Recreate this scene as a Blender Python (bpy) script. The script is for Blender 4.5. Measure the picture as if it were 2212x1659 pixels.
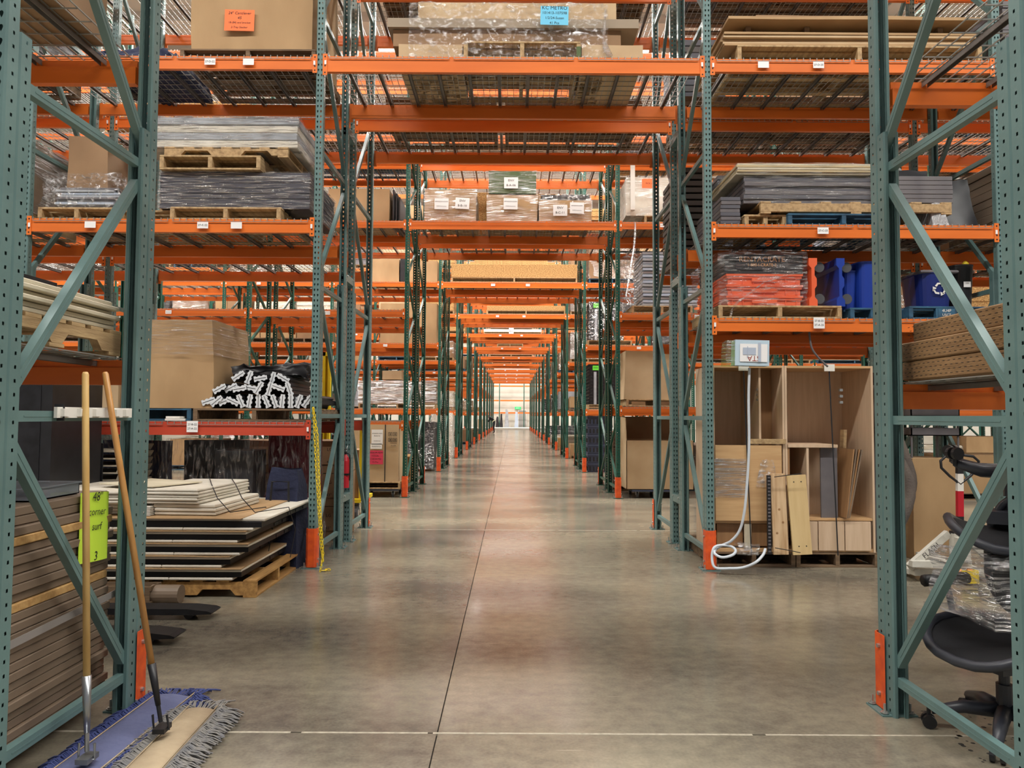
import bpy, math, random
from mathutils import Vector, Matrix
random.seed(7)
R = math.radians
D = bpy.data
for o in list(D.objects): D.objects.remove(o, do_unlink=True)
SC = bpy.context.scene
COL = SC.collection

# ------------------------------------------------------------------ camera, world, lights, exposure
F_PX, PITCH, ROLL, YAW, CAM = 1534.0, .045, .0054, -.0003, Vector((-.0026, 0, 1.4305))
cam_data = D.cameras.new('camera'); cam_data.sensor_width = 36.0
cam_data.lens = F_PX / 2212 * 36.0; cam_data.clip_end = 300; cam_data.clip_start = .02
cam = D.objects.new('camera', cam_data); COL.objects.link(cam)
CAM_M = Matrix.Rotation(YAW, 3, 'Z') @ Matrix.Rotation(math.pi/2 + PITCH, 3, 'X') @ Matrix.Rotation(ROLL, 3, 'Z')
cam.matrix_world = Matrix.Translation(CAM) @ CAM_M.to_4x4()
SC.camera = cam

def at(px, py, Y):
    """world point at depth Y that the photograph shows at pixel (px, py)"""
    d = CAM_M @ Vector(((px-1106)/F_PX, (829.5-py)/F_PX, -1))
    return CAM + d * (Y/d.y)

world = D.worlds.new('world'); SC.world = world; world.use_nodes = True
bg = world.node_tree.nodes['Background']
bg.inputs[0].default_value = (.97, .98, 1.0, 1); bg.inputs[1].default_value = .36
SC.view_settings.view_transform = 'Standard'; SC.view_settings.look = 'None'
SC.view_settings.gamma = 1; SC.view_settings.exposure = -.45
SC.view_settings.use_curve_mapping = False

PER, RD, FLUE, Y27 = 5.763, 1.09, .32, 6.70
CEIL = 14.2
NROW = 12
def area(name, loc, sx, sy, power, color=(1, .97, .92), rot=(0, 0, 0)):
    l = D.lights.new(name, 'AREA'); l.shape = 'RECTANGLE'; l.size = sx; l.size_y = sy
    l.energy = power; l.color = color
    o = D.objects.new(name, l); o.location = loc; o.rotation_euler = rot; COL.objects.link(o)
    return o
AISLES = [Y27 - 1.63 - PER] + [Y27 - 1.56] + [Y27 + 2*RD + FLUE + 1.63 + PER*k for k in range(NROW)]
for i, ay in enumerate(AISLES):
    area('aisle_light', (0, ay, CEIL-.5), 34, .9, 350 if i == 1 else (7000 if i < 5 else 4200))
area('dock_light', (0, 79.5, 8.6), 14, 3, 500, (1, .97, .92), (R(-25), 0, 0))

# ------------------------------------------------------------------ mesh helpers
class MB:
    def __init__(s): s.v = []; s.f = []; s.m = []
    def add(s, vs, fs, m=0):
        b = len(s.v); s.v += [tuple(v) for v in vs]; s.f += [tuple(b+i for i in f) for f in fs]; s.m += [m]*len(fs); return s
    def box(s, x0, x1, y0, y1, z0, z1, m=0):
        return s.add([(x0,y0,z0),(x1,y0,z0),(x1,y1,z0),(x0,y1,z0),(x0,y0,z1),(x1,y0,z1),(x1,y1,z1),(x0,y1,z1)],
                     [(0,3,2,1),(4,5,6,7),(0,1,5,4),(1,2,6,5),(2,3,7,6),(3,0,4,7)], m)
    def cbox(s, c, d, m=0, rz=0, M=None):
        vs = [Vector((i*d[0]/2, j*d[1]/2, k*d[2]/2)) for k in (-1, 1) for i, j in ((-1,-1),(1,-1),(1,1),(-1,1))]
        if M is None: M = Matrix.Rotation(rz, 3, 'Z')
        return s.add([Vector(c) + M @ v for v in vs], [(0,3,2,1),(4,5,6,7),(0,1,5,4),(1,2,6,5),(2,3,7,6),(3,0,4,7)], m)
    def bar(s, a, b, w, h, m=0, caps=True, up=(0, 0, 1)):
        a, b = Vector(a), Vector(b); t = (b-a).normalized(); u = Vector(up)
        if abs(t.dot(u)) > .98: u = Vector((0, 1, 0))
        x = t.cross(u).normalized(); z = x.cross(t).normalized()
        vs = [p + x*i*w/2 + z*k*h/2 for p in (a, b) for i, k in ((-1,-1),(1,-1),(1,1),(-1,1))]
        fs = [(0,1,5,4),(1,2,6,5),(2,3,7,6),(3,0,4,7)]
        if caps: fs += [(3,2,1,0),(4,5,6,7)]
        return s.add(vs, fs, m)
    def tube(s, pts, r, n=8, m=0, caps=True, closed=False, rs=None):
        pts = [Vector(p) for p in pts]; N = len(pts); rings = []; pu = None
        for i, p in enumerate(pts):
            if closed: t = pts[(i+1) % N] - pts[i-1]
            else: t = pts[min(i+1, N-1)] - pts[max(i-1, 0)]
            t = t.normalized() if t.length > 1e-9 else Vector((0, 0, 1))
            if pu is None:
                u = Vector((0, 0, 1)) if abs(t.z) < .9 else Vector((1, 0, 0))
                u = (u - t*u.dot(t)).normalized()
            else:
                u = pu - t*pu.dot(t); u = u.normalized() if u.length > 1e-6 else pu
            pu = u; w = t.cross(u); rr = rs[i] if rs else r
            rings.append([p + (u*math.cos(2*math.pi*k/n) + w*math.sin(2*math.pi*k/n))*rr for k in range(n)])
        vs = [v for g in rings for v in g]; fs = []
        for i in range(N if closed else N-1):
            j = (i+1) % N
            fs += [(i*n+k, i*n+(k+1) % n, j*n+(k+1) % n, j*n+k) for k in range(n)]
        if caps and not closed: fs += [tuple(range(n-1, -1, -1)), tuple((N-1)*n+k for k in range(n))]
        return s.add(vs, fs, m)
    def prism(s, poly, y0, y1, m=0, axis='y'):
        """extrude an (a, b) polygon along an axis"""
        n = len(poly)
        def mk(a, b, t): return {'y': (a, t, b), 'x': (t, a, b), 'z': (a, b, t)}[axis]
        vs = [mk(a, b, y0) for a, b in poly] + [mk(a, b, y1) for a, b in poly]
        fs = [tuple(range(n)), tuple(range(2*n-1, n-1, -1))] + [(i, i+n, (i+1) % n+n, (i+1) % n) for i in range(n)]
        return s.add(vs, fs, m)
    def grid(s, fn, nu, nv, m=0, wrap=False):
        vs = [fn(i/nu, j/nv) for j in range(nv+1) for i in range(nu+1)]
        fs = [(j*(nu+1)+i, j*(nu+1)+i+1, (j+1)*(nu+1)+i+1, (j+1)*(nu+1)+i) for j in range(nv) for i in range(nu)]
        return s.add(vs, fs, m)
    def mesh(s, name, mats, smooth=False):
        me = D.meshes.new(name); me.from_pydata(s.v, [], s.f); me.update()
        for m in (mats if isinstance(mats, (list, tuple)) else [mats]): me.materials.append(m)
        me.polygons.foreach_set('material_index', s.m)
        if smooth: me.polygons.foreach_set('use_smooth', [True]*len(s.f))
        me.update(); return me
    def build(s, name, mats, parent=None, loc=(0,0,0), rot=(0,0,0), smooth=False):
        return inst(name, s.mesh(name, mats, smooth), parent, loc, rot)
def inst(name, me, parent=None, loc=(0,0,0), rot=(0,0,0), scale=None):
    o = D.objects.new(name, me); o.location = loc; o.rotation_euler = rot
    if scale: o.scale = scale
    if parent: o.parent = parent
    COL.objects.link(o); return o
def tag(o, label=None, cat=None, group=None, kind=None):
    if label: o['label'] = label
    if cat: o['category'] = cat
    if group: o['group'] = group
    if kind: o['kind'] = kind
    return o
def thing(name, label, cat, loc=(0,0,0), rz=0, group=None):
    o = D.objects.new(name, None); o.empty_display_size = .1; o.location = loc; o.rotation_euler = (0,0,rz)
    COL.objects.link(o); return tag(o, label, cat, group)
def struct(o, label): return tag(o, label, None, None, 'structure')
def bevel(o, w=.004, seg=1):
    b = o.modifiers.new('bevel', 'BEVEL'); b.width = w; b.segments = seg; b.limit_method = 'ANGLE'; return o

# ------------------------------------------------------------------ materials
MATS = {}
def mat(name, c, rough=.6, metal=0, c2=None, scale=6, bump=0, bscale=40, stretch=None, detail=4, spec=None, emit=None, trans=0, coat=0, fac=(.35, .7)):
    m = D.materials.new(name); m.use_nodes = True; nt = m.node_tree; n = nt.nodes; L = nt.links
    p = n['Principled BSDF']; p.inputs['Base Color'].default_value = (*c, 1)
    p.inputs['Roughness'].default_value = rough; p.inputs['Metallic'].default_value = metal
    if spec is not None: p.inputs['Specular IOR Level'].default_value = spec
    if coat: p.inputs['Coat Weight'].default_value = coat; p.inputs['Coat Roughness'].default_value = .15
    if trans: p.inputs['Transmission Weight'].default_value = trans
    if emit: p.inputs['Emission Color'].default_value = (*c, 1); p.inputs['Emission Strength'].default_value = emit
    src = None
    if c2 or bump:
        tc = n.new('ShaderNodeTexCoord'); mp = n.new('ShaderNodeMapping'); L.new(tc.outputs['Object'], mp.inputs[0])
        if stretch: mp.inputs['Scale'].default_value = stretch
        src = mp.outputs[0]
    if c2:
        no = n.new('ShaderNodeTexNoise'); no.inputs['Scale'].default_value = scale; no.inputs['Detail'].default_value = detail
        L.new(src, no.inputs['Vector'])
        rp = n.new('ShaderNodeValToRGB'); rp.color_ramp.elements[0].position = fac[0]; rp.color_ramp.elements[1].position = fac[1]
        rp.color_ramp.elements[0].color = (*c, 1); rp.color_ramp.elements[1].color = (*c2, 1)
        L.new(no.outputs['Fac'], rp.inputs[0]); L.new(rp.outputs[0], p.inputs['Base Color'])
    if bump:
        nb = n.new('ShaderNodeTexNoise'); nb.inputs['Scale'].default_value = bscale; nb.inputs['Detail'].default_value = 3
        L.new(src, nb.inputs['Vector']); b = n.new('ShaderNodeBump'); b.inputs['Strength'].default_value = bump
        b.inputs['Distance'].default_value = .02
        L.new(nb.outputs['Fac'], b.inputs['Height']); L.new(b.outputs[0], p.inputs['Normal'])
    MATS[name] = m; return m
def rgb(r, g, b):
    f = lambda v: (v/255/12.92) if v/255 < .04045 else ((v/255+.055)/1.055)**2.4
    return (f(r), f(g), f(b))
TEAL = mat('teal_enamel', rgb(102,130,128), .34, c2=rgb(88,115,114), scale=3, bump=.03, bscale=60)
GREEN = mat('green_enamel', rgb(36,92,78), .34, c2=rgb(29,80,69), scale=3)
ORANGE = mat('orange_enamel', rgb(232,120,44), .36, c2=rgb(214,106,38), scale=2, stretch=(.4,1,4))
REDOR = mat('red_orange_enamel', rgb(196,74,50), .42, c2=rgb(180,66,46), scale=2, stretch=(.4,1,4))
GUARD = mat('guard_orange', rgb(238,98,36), .45, c2=rgb(205,75,38), scale=14)
WIRE = mat('zinc_wire', rgb(170,170,165), .35, .6)
CHAN = mat('grey_channel', rgb(128,122,118), .45, .3, c2=rgb(105,98,92), scale=5)
ZINC = mat('zinc_bolt', rgb(190,192,190), .3, .8)
WHITE = mat('white_paint', rgb(225,222,214), .6)
PAPER = mat('white_paper', rgb(236,236,236), .7)
INK = mat('black_ink', rgb(28,28,30), .7)
BLACK = mat('black_plastic', rgb(26,26,29), .45, c2=rgb(36,36,40), scale=9)
DARKMETAL = mat('dark_metal', rgb(52,52,56), .4, .5, c2=rgb(38,38,40), scale=9)
RUBBER = mat('grey_rubber', rgb(70,72,76), .7)
STEEL = mat('brushed_steel', rgb(165,168,172), .28, .85)
CARD = mat('cardboard', rgb(178,146,106), .8, c2=rgb(160,128,90), scale=2.2, bump=.12, bscale=9, stretch=(1,1,.5))
CARDD = mat('brown_cardboard', rgb(150,118,86), .8, c2=rgb(132,102,74), scale=2.2, bump=.12, bscale=9)
CARDL = mat('pale_cardboard', rgb(196,170,134), .8, c2=rgb(180,152,116), scale=2, bump=.1, bscale=8)
TAPE = mat('packing_tape', rgb(176,150,118), .25)
WOOD = mat('pallet_wood', rgb(182,152,110), .75, c2=rgb(134,106,72), scale=3, stretch=(1,9,9), bump=.2, bscale=20, fac=(.4,.75))
WOODY = mat('pallet_wood_cross', rgb(184,156,114), .75, c2=rgb(136,108,74), scale=3, stretch=(9,1,9), bump=.2, bscale=20, fac=(.4,.75))
WOODG = mat('weathered_pallet_wood', rgb(128,104,78), .8, c2=rgb(90,72,54), scale=3, stretch=(1,8,8), bump=.25, bscale=20)
BLUEP = mat('blue_pallet_paint', rgb(48,98,128), .75, c2=rgb(34,62,84), scale=6, bump=.2, bscale=20)
OSB = mat('strand_board', rgb(192,152,94), .75, c2=rgb(142,100,52), scale=34, detail=2, stretch=(1,1,2.2), bump=.2, bscale=40, fac=(.42,.62))
BEIGE = mat('beige_board', rgb(206,196,172), .6, c2=rgb(190,180,156), scale=4)
GREYB = mat('grey_board', rgb(108,104,106), .55, c2=rgb(92,88,92), scale=4)
TAUPE = mat('taupe_laminate', rgb(132,114,96), .55, c2=rgb(112,96,80), scale=3, stretch=(1,.4,3))
TAN = mat('particle_core', rgb(196,158,102), .8, c2=rgb(168,128,76), scale=40)
LAM = mat('oak_laminate', rgb(212,186,158), .48, c2=rgb(196,168,138), scale=4, stretch=(7,7,.6), fac=(.3,.75))
LAMX = mat('oak_laminate_cross', rgb(206,170,124), .48, c2=rgb(188,148,104), scale=4, stretch=(.6,7,7), fac=(.3,.75))
LAMD = mat('oak_laminate_dark', rgb(160,122,84), .5, c2=rgb(140,104,70), scale=4, stretch=(7,7,.6), fac=(.3,.75))
WHITEB = mat('white_board', rgb(224,218,204), .45, c2=rgb(206,198,182), scale=5)
SILVER = mat('silver_panel', rgb(178,182,188), .4, .2, c2=rgb(150,154,160), scale=4)
def wrap_mat(name, tint=(1,1,1), amount=.3, streak=(1.2,1.2,26), rough=.18):
    """clear stretch film: mostly see-through, creased, with glossy ridges"""
    m = D.materials.new(name); m.use_nodes = True; nt = m.node_tree; n = nt.nodes; L = nt.links
    n.remove(n['Principled BSDF']); out = n['Material Output']
    tc = n.new('ShaderNodeTexCoord'); mp = n.new('ShaderNodeMapping'); mp.inputs['Scale'].default_value = streak
    L.new(tc.outputs['Object'], mp.inputs[0])
    no = n.new('ShaderNodeTexNoise'); no.inputs['Scale'].default_value = 3.2; no.inputs['Detail'].default_value = 5; no.inputs['Distortion'].default_value = .8
    L.new(mp.outputs[0], no.inputs['Vector'])
    bp = n.new('ShaderNodeBump'); bp.inputs['Strength'].default_value = 1; bp.inputs['Distance'].default_value = .06
    L.new(no.outputs['Fac'], bp.inputs['Height'])
    tr = n.new('ShaderNodeBsdfTransparent'); tr.inputs[0].default_value = (*tint, 1)
    gl = n.new('ShaderNodeBsdfGlossy'); gl.inputs['Roughness'].default_value = rough; L.new(bp.outputs[0], gl.inputs['Normal'])
    df = n.new('ShaderNodeBsdfDiffuse'); df.inputs[0].default_value = (.75,.77,.8,1)
    m1 = n.new('ShaderNodeMixShader'); m1.inputs[0].default_value = .14; L.new(gl.outputs[0], m1.inputs[1]); L.new(df.outputs[0], m1.inputs[2])
    mr = n.new('ShaderNodeMapRange'); mr.inputs[1].default_value = .49; mr.inputs[2].default_value = .66
    mr.inputs[3].default_value = amount*.2; mr.inputs[4].default_value = min(1, amount*2.6); L.new(no.outputs['Fac'], mr.inputs[0])
    m2 = n.new('ShaderNodeMixShader'); L.new(mr.outputs[0], m2.inputs[0]); L.new(tr.outputs[0], m2.inputs[1]); L.new(m1.outputs[0], m2.inputs[2])
    L.new(m2.outputs[0], out.inputs[0]); MATS[name] = m; return m
WRAP = wrap_mat('stretch_film', amount=.2)
WRAPV = wrap_mat('stretch_film_crumpled', amount=.26, streak=(6,6,9))
WRAPH = wrap_mat('stretch_film_heavy', amount=.36, streak=(1.5,1.5,30))
CLOUDY = wrap_mat('dark_poly_bag', amount=.13, streak=(9,9,2))

# concrete: polished slab, blotches, fine scratches
def concrete():
    m = D.materials.new('polished_concrete'); m.use_nodes = True; nt = m.node_tree; n = nt.nodes; L = nt.links
    p = n['Principled BSDF']; g = n.new('ShaderNodeNewGeometry')
    def noise(scale, detail, sc=(1,1,1)):
        mp = n.new('ShaderNodeMapping'); mp.inputs['Scale'].default_value = sc; L.new(g.outputs['Position'], mp.inputs[0])
        no = n.new('ShaderNodeTexNoise'); no.inputs['Scale'].default_value = scale; no.inputs['Detail'].default_value = detail
        L.new(mp.outputs[0], no.inputs['Vector']); return no.outputs['Fac']
    a = noise(.8, 7, (.7,1.2,1)); b = noise(14, 8, (.9,1.1,1))
    mx = n.new('ShaderNodeMath'); mx.operation = 'MULTIPLY_ADD'; mx.inputs[1].default_value = .35; L.new(b, mx.inputs[0]); L.new(a, mx.inputs[2])
    rp = n.new('ShaderNodeValToRGB'); e = rp.color_ramp.elements
    e[0].position = .45; e[0].color = (*rgb(90,84,77), 1); e[1].position = .92; e[1].color = (*rgb(156,148,128), 1)
    L.new(mx.outputs[0], rp.inputs[0])
    oi = n.new('ShaderNodeObjectInfo'); tone = n.new('ShaderNodeMapRange'); tone.inputs[3].default_value = -.07; tone.inputs[4].default_value = .07
    L.new(oi.outputs['Random'], tone.inputs[0]); ad = n.new('ShaderNodeMath'); ad.operation = 'ADD'; L.new(mx.outputs[0], ad.inputs[0]); L.new(tone.outputs[0], ad.inputs[1])
    fn = noise(70, 6, (1,1.1,1)); ad2 = n.new('ShaderNodeMath'); ad2.operation = 'MULTIPLY_ADD'; ad2.inputs[1].default_value = .22; L.new(fn, ad2.inputs[0]); L.new(ad.outputs[0], ad2.inputs[2])
    ad3 = n.new('ShaderNodeMath'); ad3.operation = 'SUBTRACT'; ad3.inputs[1].default_value = .11; L.new(ad2.outputs[0], ad3.inputs[0]); L.new(ad3.outputs[0], rp.inputs[0])
    # scratches
    sc = noise(2.2, 2, (1.2,30,1)); sr = n.new('ShaderNodeMapRange'); sr.inputs[1].default_value = .72; sr.inputs[2].default_value = .78; L.new(sc, sr.inputs[0])
    mix = n.new('ShaderNodeMix'); mix.data_type = 'RGBA'; L.new(sr.outputs[0], mix.inputs[0]); L.new(rp.outputs[0], mix.inputs[6]); mix.inputs[7].default_value = (*rgb(176,168,150), 1)
    L.new(mix.outputs[2], p.inputs['Base Color'])
    r = n.new('ShaderNodeMapRange'); r.inputs[1].default_value = .3; r.inputs[2].default_value = .8; r.inputs[3].default_value = .14; r.inputs[4].default_value = .27
    L.new(noise(1.6, 5), r.inputs[0]); L.new(r.outputs[0], p.inputs['Roughness'])
    bp = n.new('ShaderNodeBump'); bp.inputs['Strength'].default_value = .05; bp.inputs['Distance'].default_value = .002
    L.new(noise(30, 4), bp.inputs['Height']); L.new(bp.outputs[0], p.inputs['Normal'])
    p.inputs['Specular IOR Level'].default_value = .6
    return m
CONC = concrete()
JOINT = mat('joint_filler', rgb(186,178,160), .7, c2=rgb(150,142,126), scale=30)
DARKJ = mat('dark_brown', rgb(52,47,42), .9)  # plain dark brown of open joints, hole marks, incisions and drip stains
CEILM = mat('ceiling_deck', rgb(196,194,188), .8)
WALLM = mat('wall_panel_paint', rgb(214,208,196), .75, c2=rgb(200,194,182), scale=.6)

# ------------------------------------------------------------------ text on plates (one mesh: plate + raised print)
def textplate(name, lines, w, h, size, plate, parent=None, loc=(0,0,0), rot=(0,0,0), ink=None, align='CENTER', lead=1.25, curl=0, t=.0015, shear=0, dy=0):
    """a thin plate facing -Y (local XZ plane) carrying printed lines"""
    b = MB()
    if curl:
        n = 8
        b.grid(lambda u, v: ((u-.5)*w, -curl*math.sin(u*math.pi*.9)*(1-v*.6), (v-.5)*h), n, n)
        b.grid(lambda u, v: ((.5-u)*w, -curl*math.sin((1-u)*math.pi*.9)*(1-v*.6)+t, (v-.5)*h), n, n)
    else: b.box(-w/2, w/2, 0, t, -h/2, h/2)
    y0 = (len(lines)-1)/2
    for i, ln in enumerate(lines):
        s = size
        if isinstance(ln, tuple): ln, s = ln
        if not ln: continue
        cu = D.curves.new('txt', 'FONT'); cu.body = ln; cu.size = s; cu.align_x = align; cu.align_y = 'CENTER'; cu.shear = shear; cu.resolution_u = 2
        ob = D.objects.new('txt', cu)
        me = D.meshes.new_from_object(ob)
        vs = [((v.co.x if align == 'CENTER' else v.co.x - w*.42), -.0012 - curl, v.co.y + (y0-i)*size*lead + dy) for v in me.vertices]
        b.add(vs, [tuple(p.vertices) for p in me.polygons], 1)
        D.objects.remove(ob); D.curves.remove(cu); D.meshes.remove(me)
    me = b.mesh(name, [plate, ink or INK])
    if parent is False: return me
    return inst(name, me, parent, loc, rot)
# ================================================================== THE SETTING
fl = MB().box(-33, 33, -8, 82, -.12, -.012).build('floor', DARKJ); struct(fl, 'polished grey concrete warehouse floor with control joints')
jx = [-.33+5.75*k for k in range(-6, 7)]; jy = [3.27+5.72*k for k in range(-2, 15)]
jx = [-33]+[x for x in jx if -32 < x < 32]+[33]; jy = [-8]+[y for y in jy if y < 80]+[82]
slab_cache = {}
for i in range(len(jx)-1):
    for j in range(len(jy)-1):
        a, b = jx[i+1]-jx[i], jy[j+1]-jy[j]; k = (round(a, 3), round(b, 3))
        if k not in slab_cache: slab_cache[k] = MB().box(.003, a-.003, .004, b-.004, -.012, 0).mesh('slab', CONC)
        inst('slab', slab_cache[k], fl, (jx[i], jy[j], 0))
for y in jy[1:-1]:
    b = MB(); x = -20
    while x < 20:
        l = random.uniform(.5, 1.6); w = random.uniform(.005, .009)
        b.box(x, x+l*.96, y-w, y+w, -.01, .0006); x += l
    b.build('joint_filler', JOINT, fl)
ce = MB().box(-33, 33, -8, 82, CEIL, CEIL+.1).build('ceiling', CEILM); struct(ce, 'white ribbed metal roof deck high above the racks')
b = MB()
for k in range(45): b.box(-33, 33, -8+k*2, -8+k*2+.12, CEIL-.3, CEIL)
b.build('roof_purlin', CEILM, ce); b = MB()
for s, n in ((-1, 'left'), (1, 'right')):
    w = MB().box(*sorted((33*s, 33.2*s)), -8, 82, 0, CEIL).build('wall_'+n, WALLM); struct(w, n+' warehouse wall of pale panels')
wb = MB().box(-33, 33, 82, 82.2, 0, CEIL).build('wall_back', WALLM); struct(wb, 'bright cream end wall at the far end of the tunnel')
for x in range(-32, 33, 4): MB().box(x, x+.05, 81.95, 82, 0, CEIL).build('panel_seam', WALLM, wb)
cu = MB().box(-14, 14, 74.2, 80.9, 0, .16).build('trim_1', mat('kerb_white', rgb(214,212,204), .6)); struct(cu, 'low white kerb across the far end of the tunnel')

# ------------------------------------------------------------------ rack pieces (shared meshes)
CW, CD, PITCHZ = .076, .07, .0508
def column_mesh(name, m, H, holes=True):
    b = MB(); n = int(H/PITCHZ); w, d = CW/2, CD; c = .007
    def cell(P, u0, u1, v0, v1, poly):
        # rectangle with a polygonal hole of len(poly) points, outer points matched by angle
        cu, cv = (u0+u1)/2, (v0+v1)/2; k = len(poly); out = []
        if k == 8: out = [(u1,cv),(u1,v1),(cu,v1),(u0,v1),(u0,cv),(u0,v0),(cu,v0),(u1,v0)]
        else: out = [(u1,v1),(u0,v1),(u0,v0),(u1,v0)]
        b.add([P(*p) for p in out]+[P(cu+p[0], cv+p[1]) for p in poly], [(i, (i+1) % k, k+(i+1) % k, k+i) for i in range(k)])
    tear = [(.0075,.004),(.0056,.0105),(0,.0135),(-.0056,.0105),(-.0075,.004),(-.0042,-.006),(0,-.014),(.0042,-.006)]
    sq = [(.005,.0065),(-.005,.0065),(-.005,-.0065),(.005,-.0065)]
    for i in range(n):
        z0, z1 = i*PITCHZ, (i+1)*PITCHZ
        cell(lambda u, v: (u, 0, v), -w+c, 0, z0, z1, tear); cell(lambda u, v: (u, 0, v), 0, w-c, z0, z1, tear)
        for s in (-1, 1): cell(lambda u, v: (s*w, u, v), c, d-c, z0, z1, sq)
    for s in (-1, 1):
        b.add([(s*(w-c),0,0),(s*w,c,0),(s*w,c,n*PITCHZ),(s*(w-c),0,n*PITCHZ)], [(0,1,2,3)])
        b.add([(s*w,d-c,0),(s*(w-c),d,0),(s*(w-c),d,n*PITCHZ),(s*w,d-c,n*PITCHZ)], [(0,1,2,3)])
        b.box(*sorted((s*(w-c), s*(w-.022))), d-.002, d, 0, n*PITCHZ)
        b.box(*sorted((s*(w-.022), s*(w-.019))), d-.014, d, 0, n*PITCHZ)
    me = b.mesh(name, m)
    me.polygons.foreach_set('use_smooth', [False]*len(me.polygons)); return me
COLH = 9.2
COLM = {'teal': column_mesh('column', TEAL, COLH), 'green': column_mesh('column', GREEN, COLH)}
def plain_column(m):
    b = MB(); w = CW/2
    b.box(-w, w, 0, .003, 0, COLH); b.box(-w, -w+.003, 0, CD, 0, COLH); b.box(w-.003, w, 0, CD, 0, COLH)
    b.box(-w, -w+.02, CD-.003, CD, 0, COLH); b.box(w-.02, w, CD-.003, CD, 0, COLH)
    for i in range(int(COLH/.1)): b.box(-.022, -.012, -.001, 0, i*.1, i*.1+.03, 1); b.box(.012, .022, -.001, 0, i*.1, i*.1+.03, 1)
    return b.mesh('column', [m, DARKJ])
COLP = plain_column(GREEN)
DOUB = column_mesh('reinforcement_post', TEAL, 2.85)
def foot_mesh(m):
    b = MB(); b.box(-.085, .085, -.035, .125, 0, .008)
    for x, y in ((-.062,-.018),(.062,-.018),(-.062,.1),(.062,.1)):
        b.tube([(x,y,.008),(x,y,.02)], .014, 6, 1); b.tube([(x,y,.02),(x,y,.055)], .006, 6, 1); b.tube([(x,y,.012),(x,y,.014)], .02, 8, 1)
    return b.mesh('foot_plate', [m, ZINC])
FOOT = {'teal': foot_mesh(TEAL), 'green': foot_mesh(GREEN)}
def guard_mesh():
    b = MB(); h = .37; w = .05
    for pts in ([(-w,.075),(-w,-.006),(-.03,-.022),(.03,-.022),(w,-.006),(w,.075)],):
        inner = [(x*.92, y+.004) for x, y in pts]
        n = len(pts)
        vs = [(x,y,.012) for x,y in pts]+[(x,y,h) for x,y in pts]+[(x,y,.012) for x,y in inner]+[(x,y,h) for x,y in inner]
        fs = []
        for i in range(n-1): fs += [(i,i+1,n+i+1,n+i),(2*n+i+1,2*n+i,3*n+i,3*n+i+1),(n+i,n+i+1,3*n+i+1,3*n+i)]
        fs += [(0,n,3*n,2*n),(n-1,3*n-1,4*n-1,2*n-1)]
        b.add(vs, fs)
    for s in (-1, 1):
        for z in (.08, .31): b.tube([(s*w,.035,z),(s*(w+.012),.035,z)], .011, 6, 1)
    return b.mesh('post_guard', [GUARD, ZINC])
GUARDM = guard_mesh()
def braces(m, mirrored, kind):
    """list of (mesh) braces of a frame in local Y-Z, joined at the column insides"""
    res = []; y0, y1 = CD, RD-CD
    def br(a, b_):
        mb = MB(); a = Vector(a); b_ = Vector(b_); t = (b_-a).normalized(); mb.bar(a, b_, .036, .042)
        nrm = Vector((0, -t.z, t.y))
        # open seam of the rolled channel brace
        for sx in (-1, 1): mb.bar(a+t*.06+Vector((sx*.0185,0,0)), b_-t*.06+Vector((sx*.0185,0,0)), .0016, .006)
        return mb.mesh('brace', m)
    def yy(front): return (y1 if front else y0) if mirrored else (y0 if front else y1)
    if kind == 'teal':
        for z in (.17, 1.42, 2.67, 3.98, 5.3, 6.6, 7.9): res.append(br((0,y0+(.06 if z < 2.8 else 0),z),(0,y1-(.06 if z < 2.8 else 0),z)))
        for i, (a, c) in enumerate(((.25,1.33),(1.52,2.57),(2.77,3.86),(4.1,5.2),(5.4,6.5),(6.7,7.8))):
            # even: low at front, high at rear ; odd: low at rear, high at front
            f = i % 2 == 0; k = .06 if c < 2.8 else 0
            ya, yb = yy(f), yy(not f)
            ya += k if ya == y0 else -k; yb += k if yb == y0 else -k
            res.append(br((0,ya,a),(0,yb,c)))
    else:
        res.append(br((0,y0,.17),(0,y1,.17)))
        z = .22; f = True
        while z < 8.6:
            res.append(br((0,yy(f),z),(0,yy(not f),z+.58))); z += .62; f = not f
        res.append(br((0,y0,z),(0,y1,z)))
    return res
BR = {(k, mi): braces(TEAL if k == 'teal' else GREEN, mi, k) for k in ('teal', 'green') for mi in (0, 1)}
def joinmesh(ms, name, m):
    b = MB()
    for me in ms: b.add([v.co for v in me.vertices], [tuple(p.vertices) for p in me.polygons])
    return b.mesh(name, m)
BRJ = {mi: joinmesh(BR[('green', mi)], 'bracing', GREEN) for mi in (0, 1)}
beam_cache = {}
def beam_mesh(L, h, m, plates=True):
    k = (round(L,3), h, m.name, plates)
    if k in beam_cache: return beam_cache[k]
    b = MB()   # step beam: front face at y=0, step to the inside, top flush z=0
    b.prism([(0,-h),(.042,-h),(.042,-.038),(.026,-.038),(.026,0),(0,0)], -L/2, L/2, axis='x')
    if plates:
        for s in (-1, 1):
            x = s*(L/2+.016); b.box(x-.022, x+.022, -.006, -.001, -h-.035, .022)
            for z in (-.005,-.05,-.095,-h-.01): b.box(x-.006, x+.006, -.008, -.006, z-.006, z+.006, 1)
            b.box(x-.004*s-.009, x-.004*s+.009, -.012, -.006, -.085, -.045, 2)
    beam_cache[k] = b.mesh('beam', [m, DARKMETAL, PAPER]); return beam_cache[k]
deck_cache = {}
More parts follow.
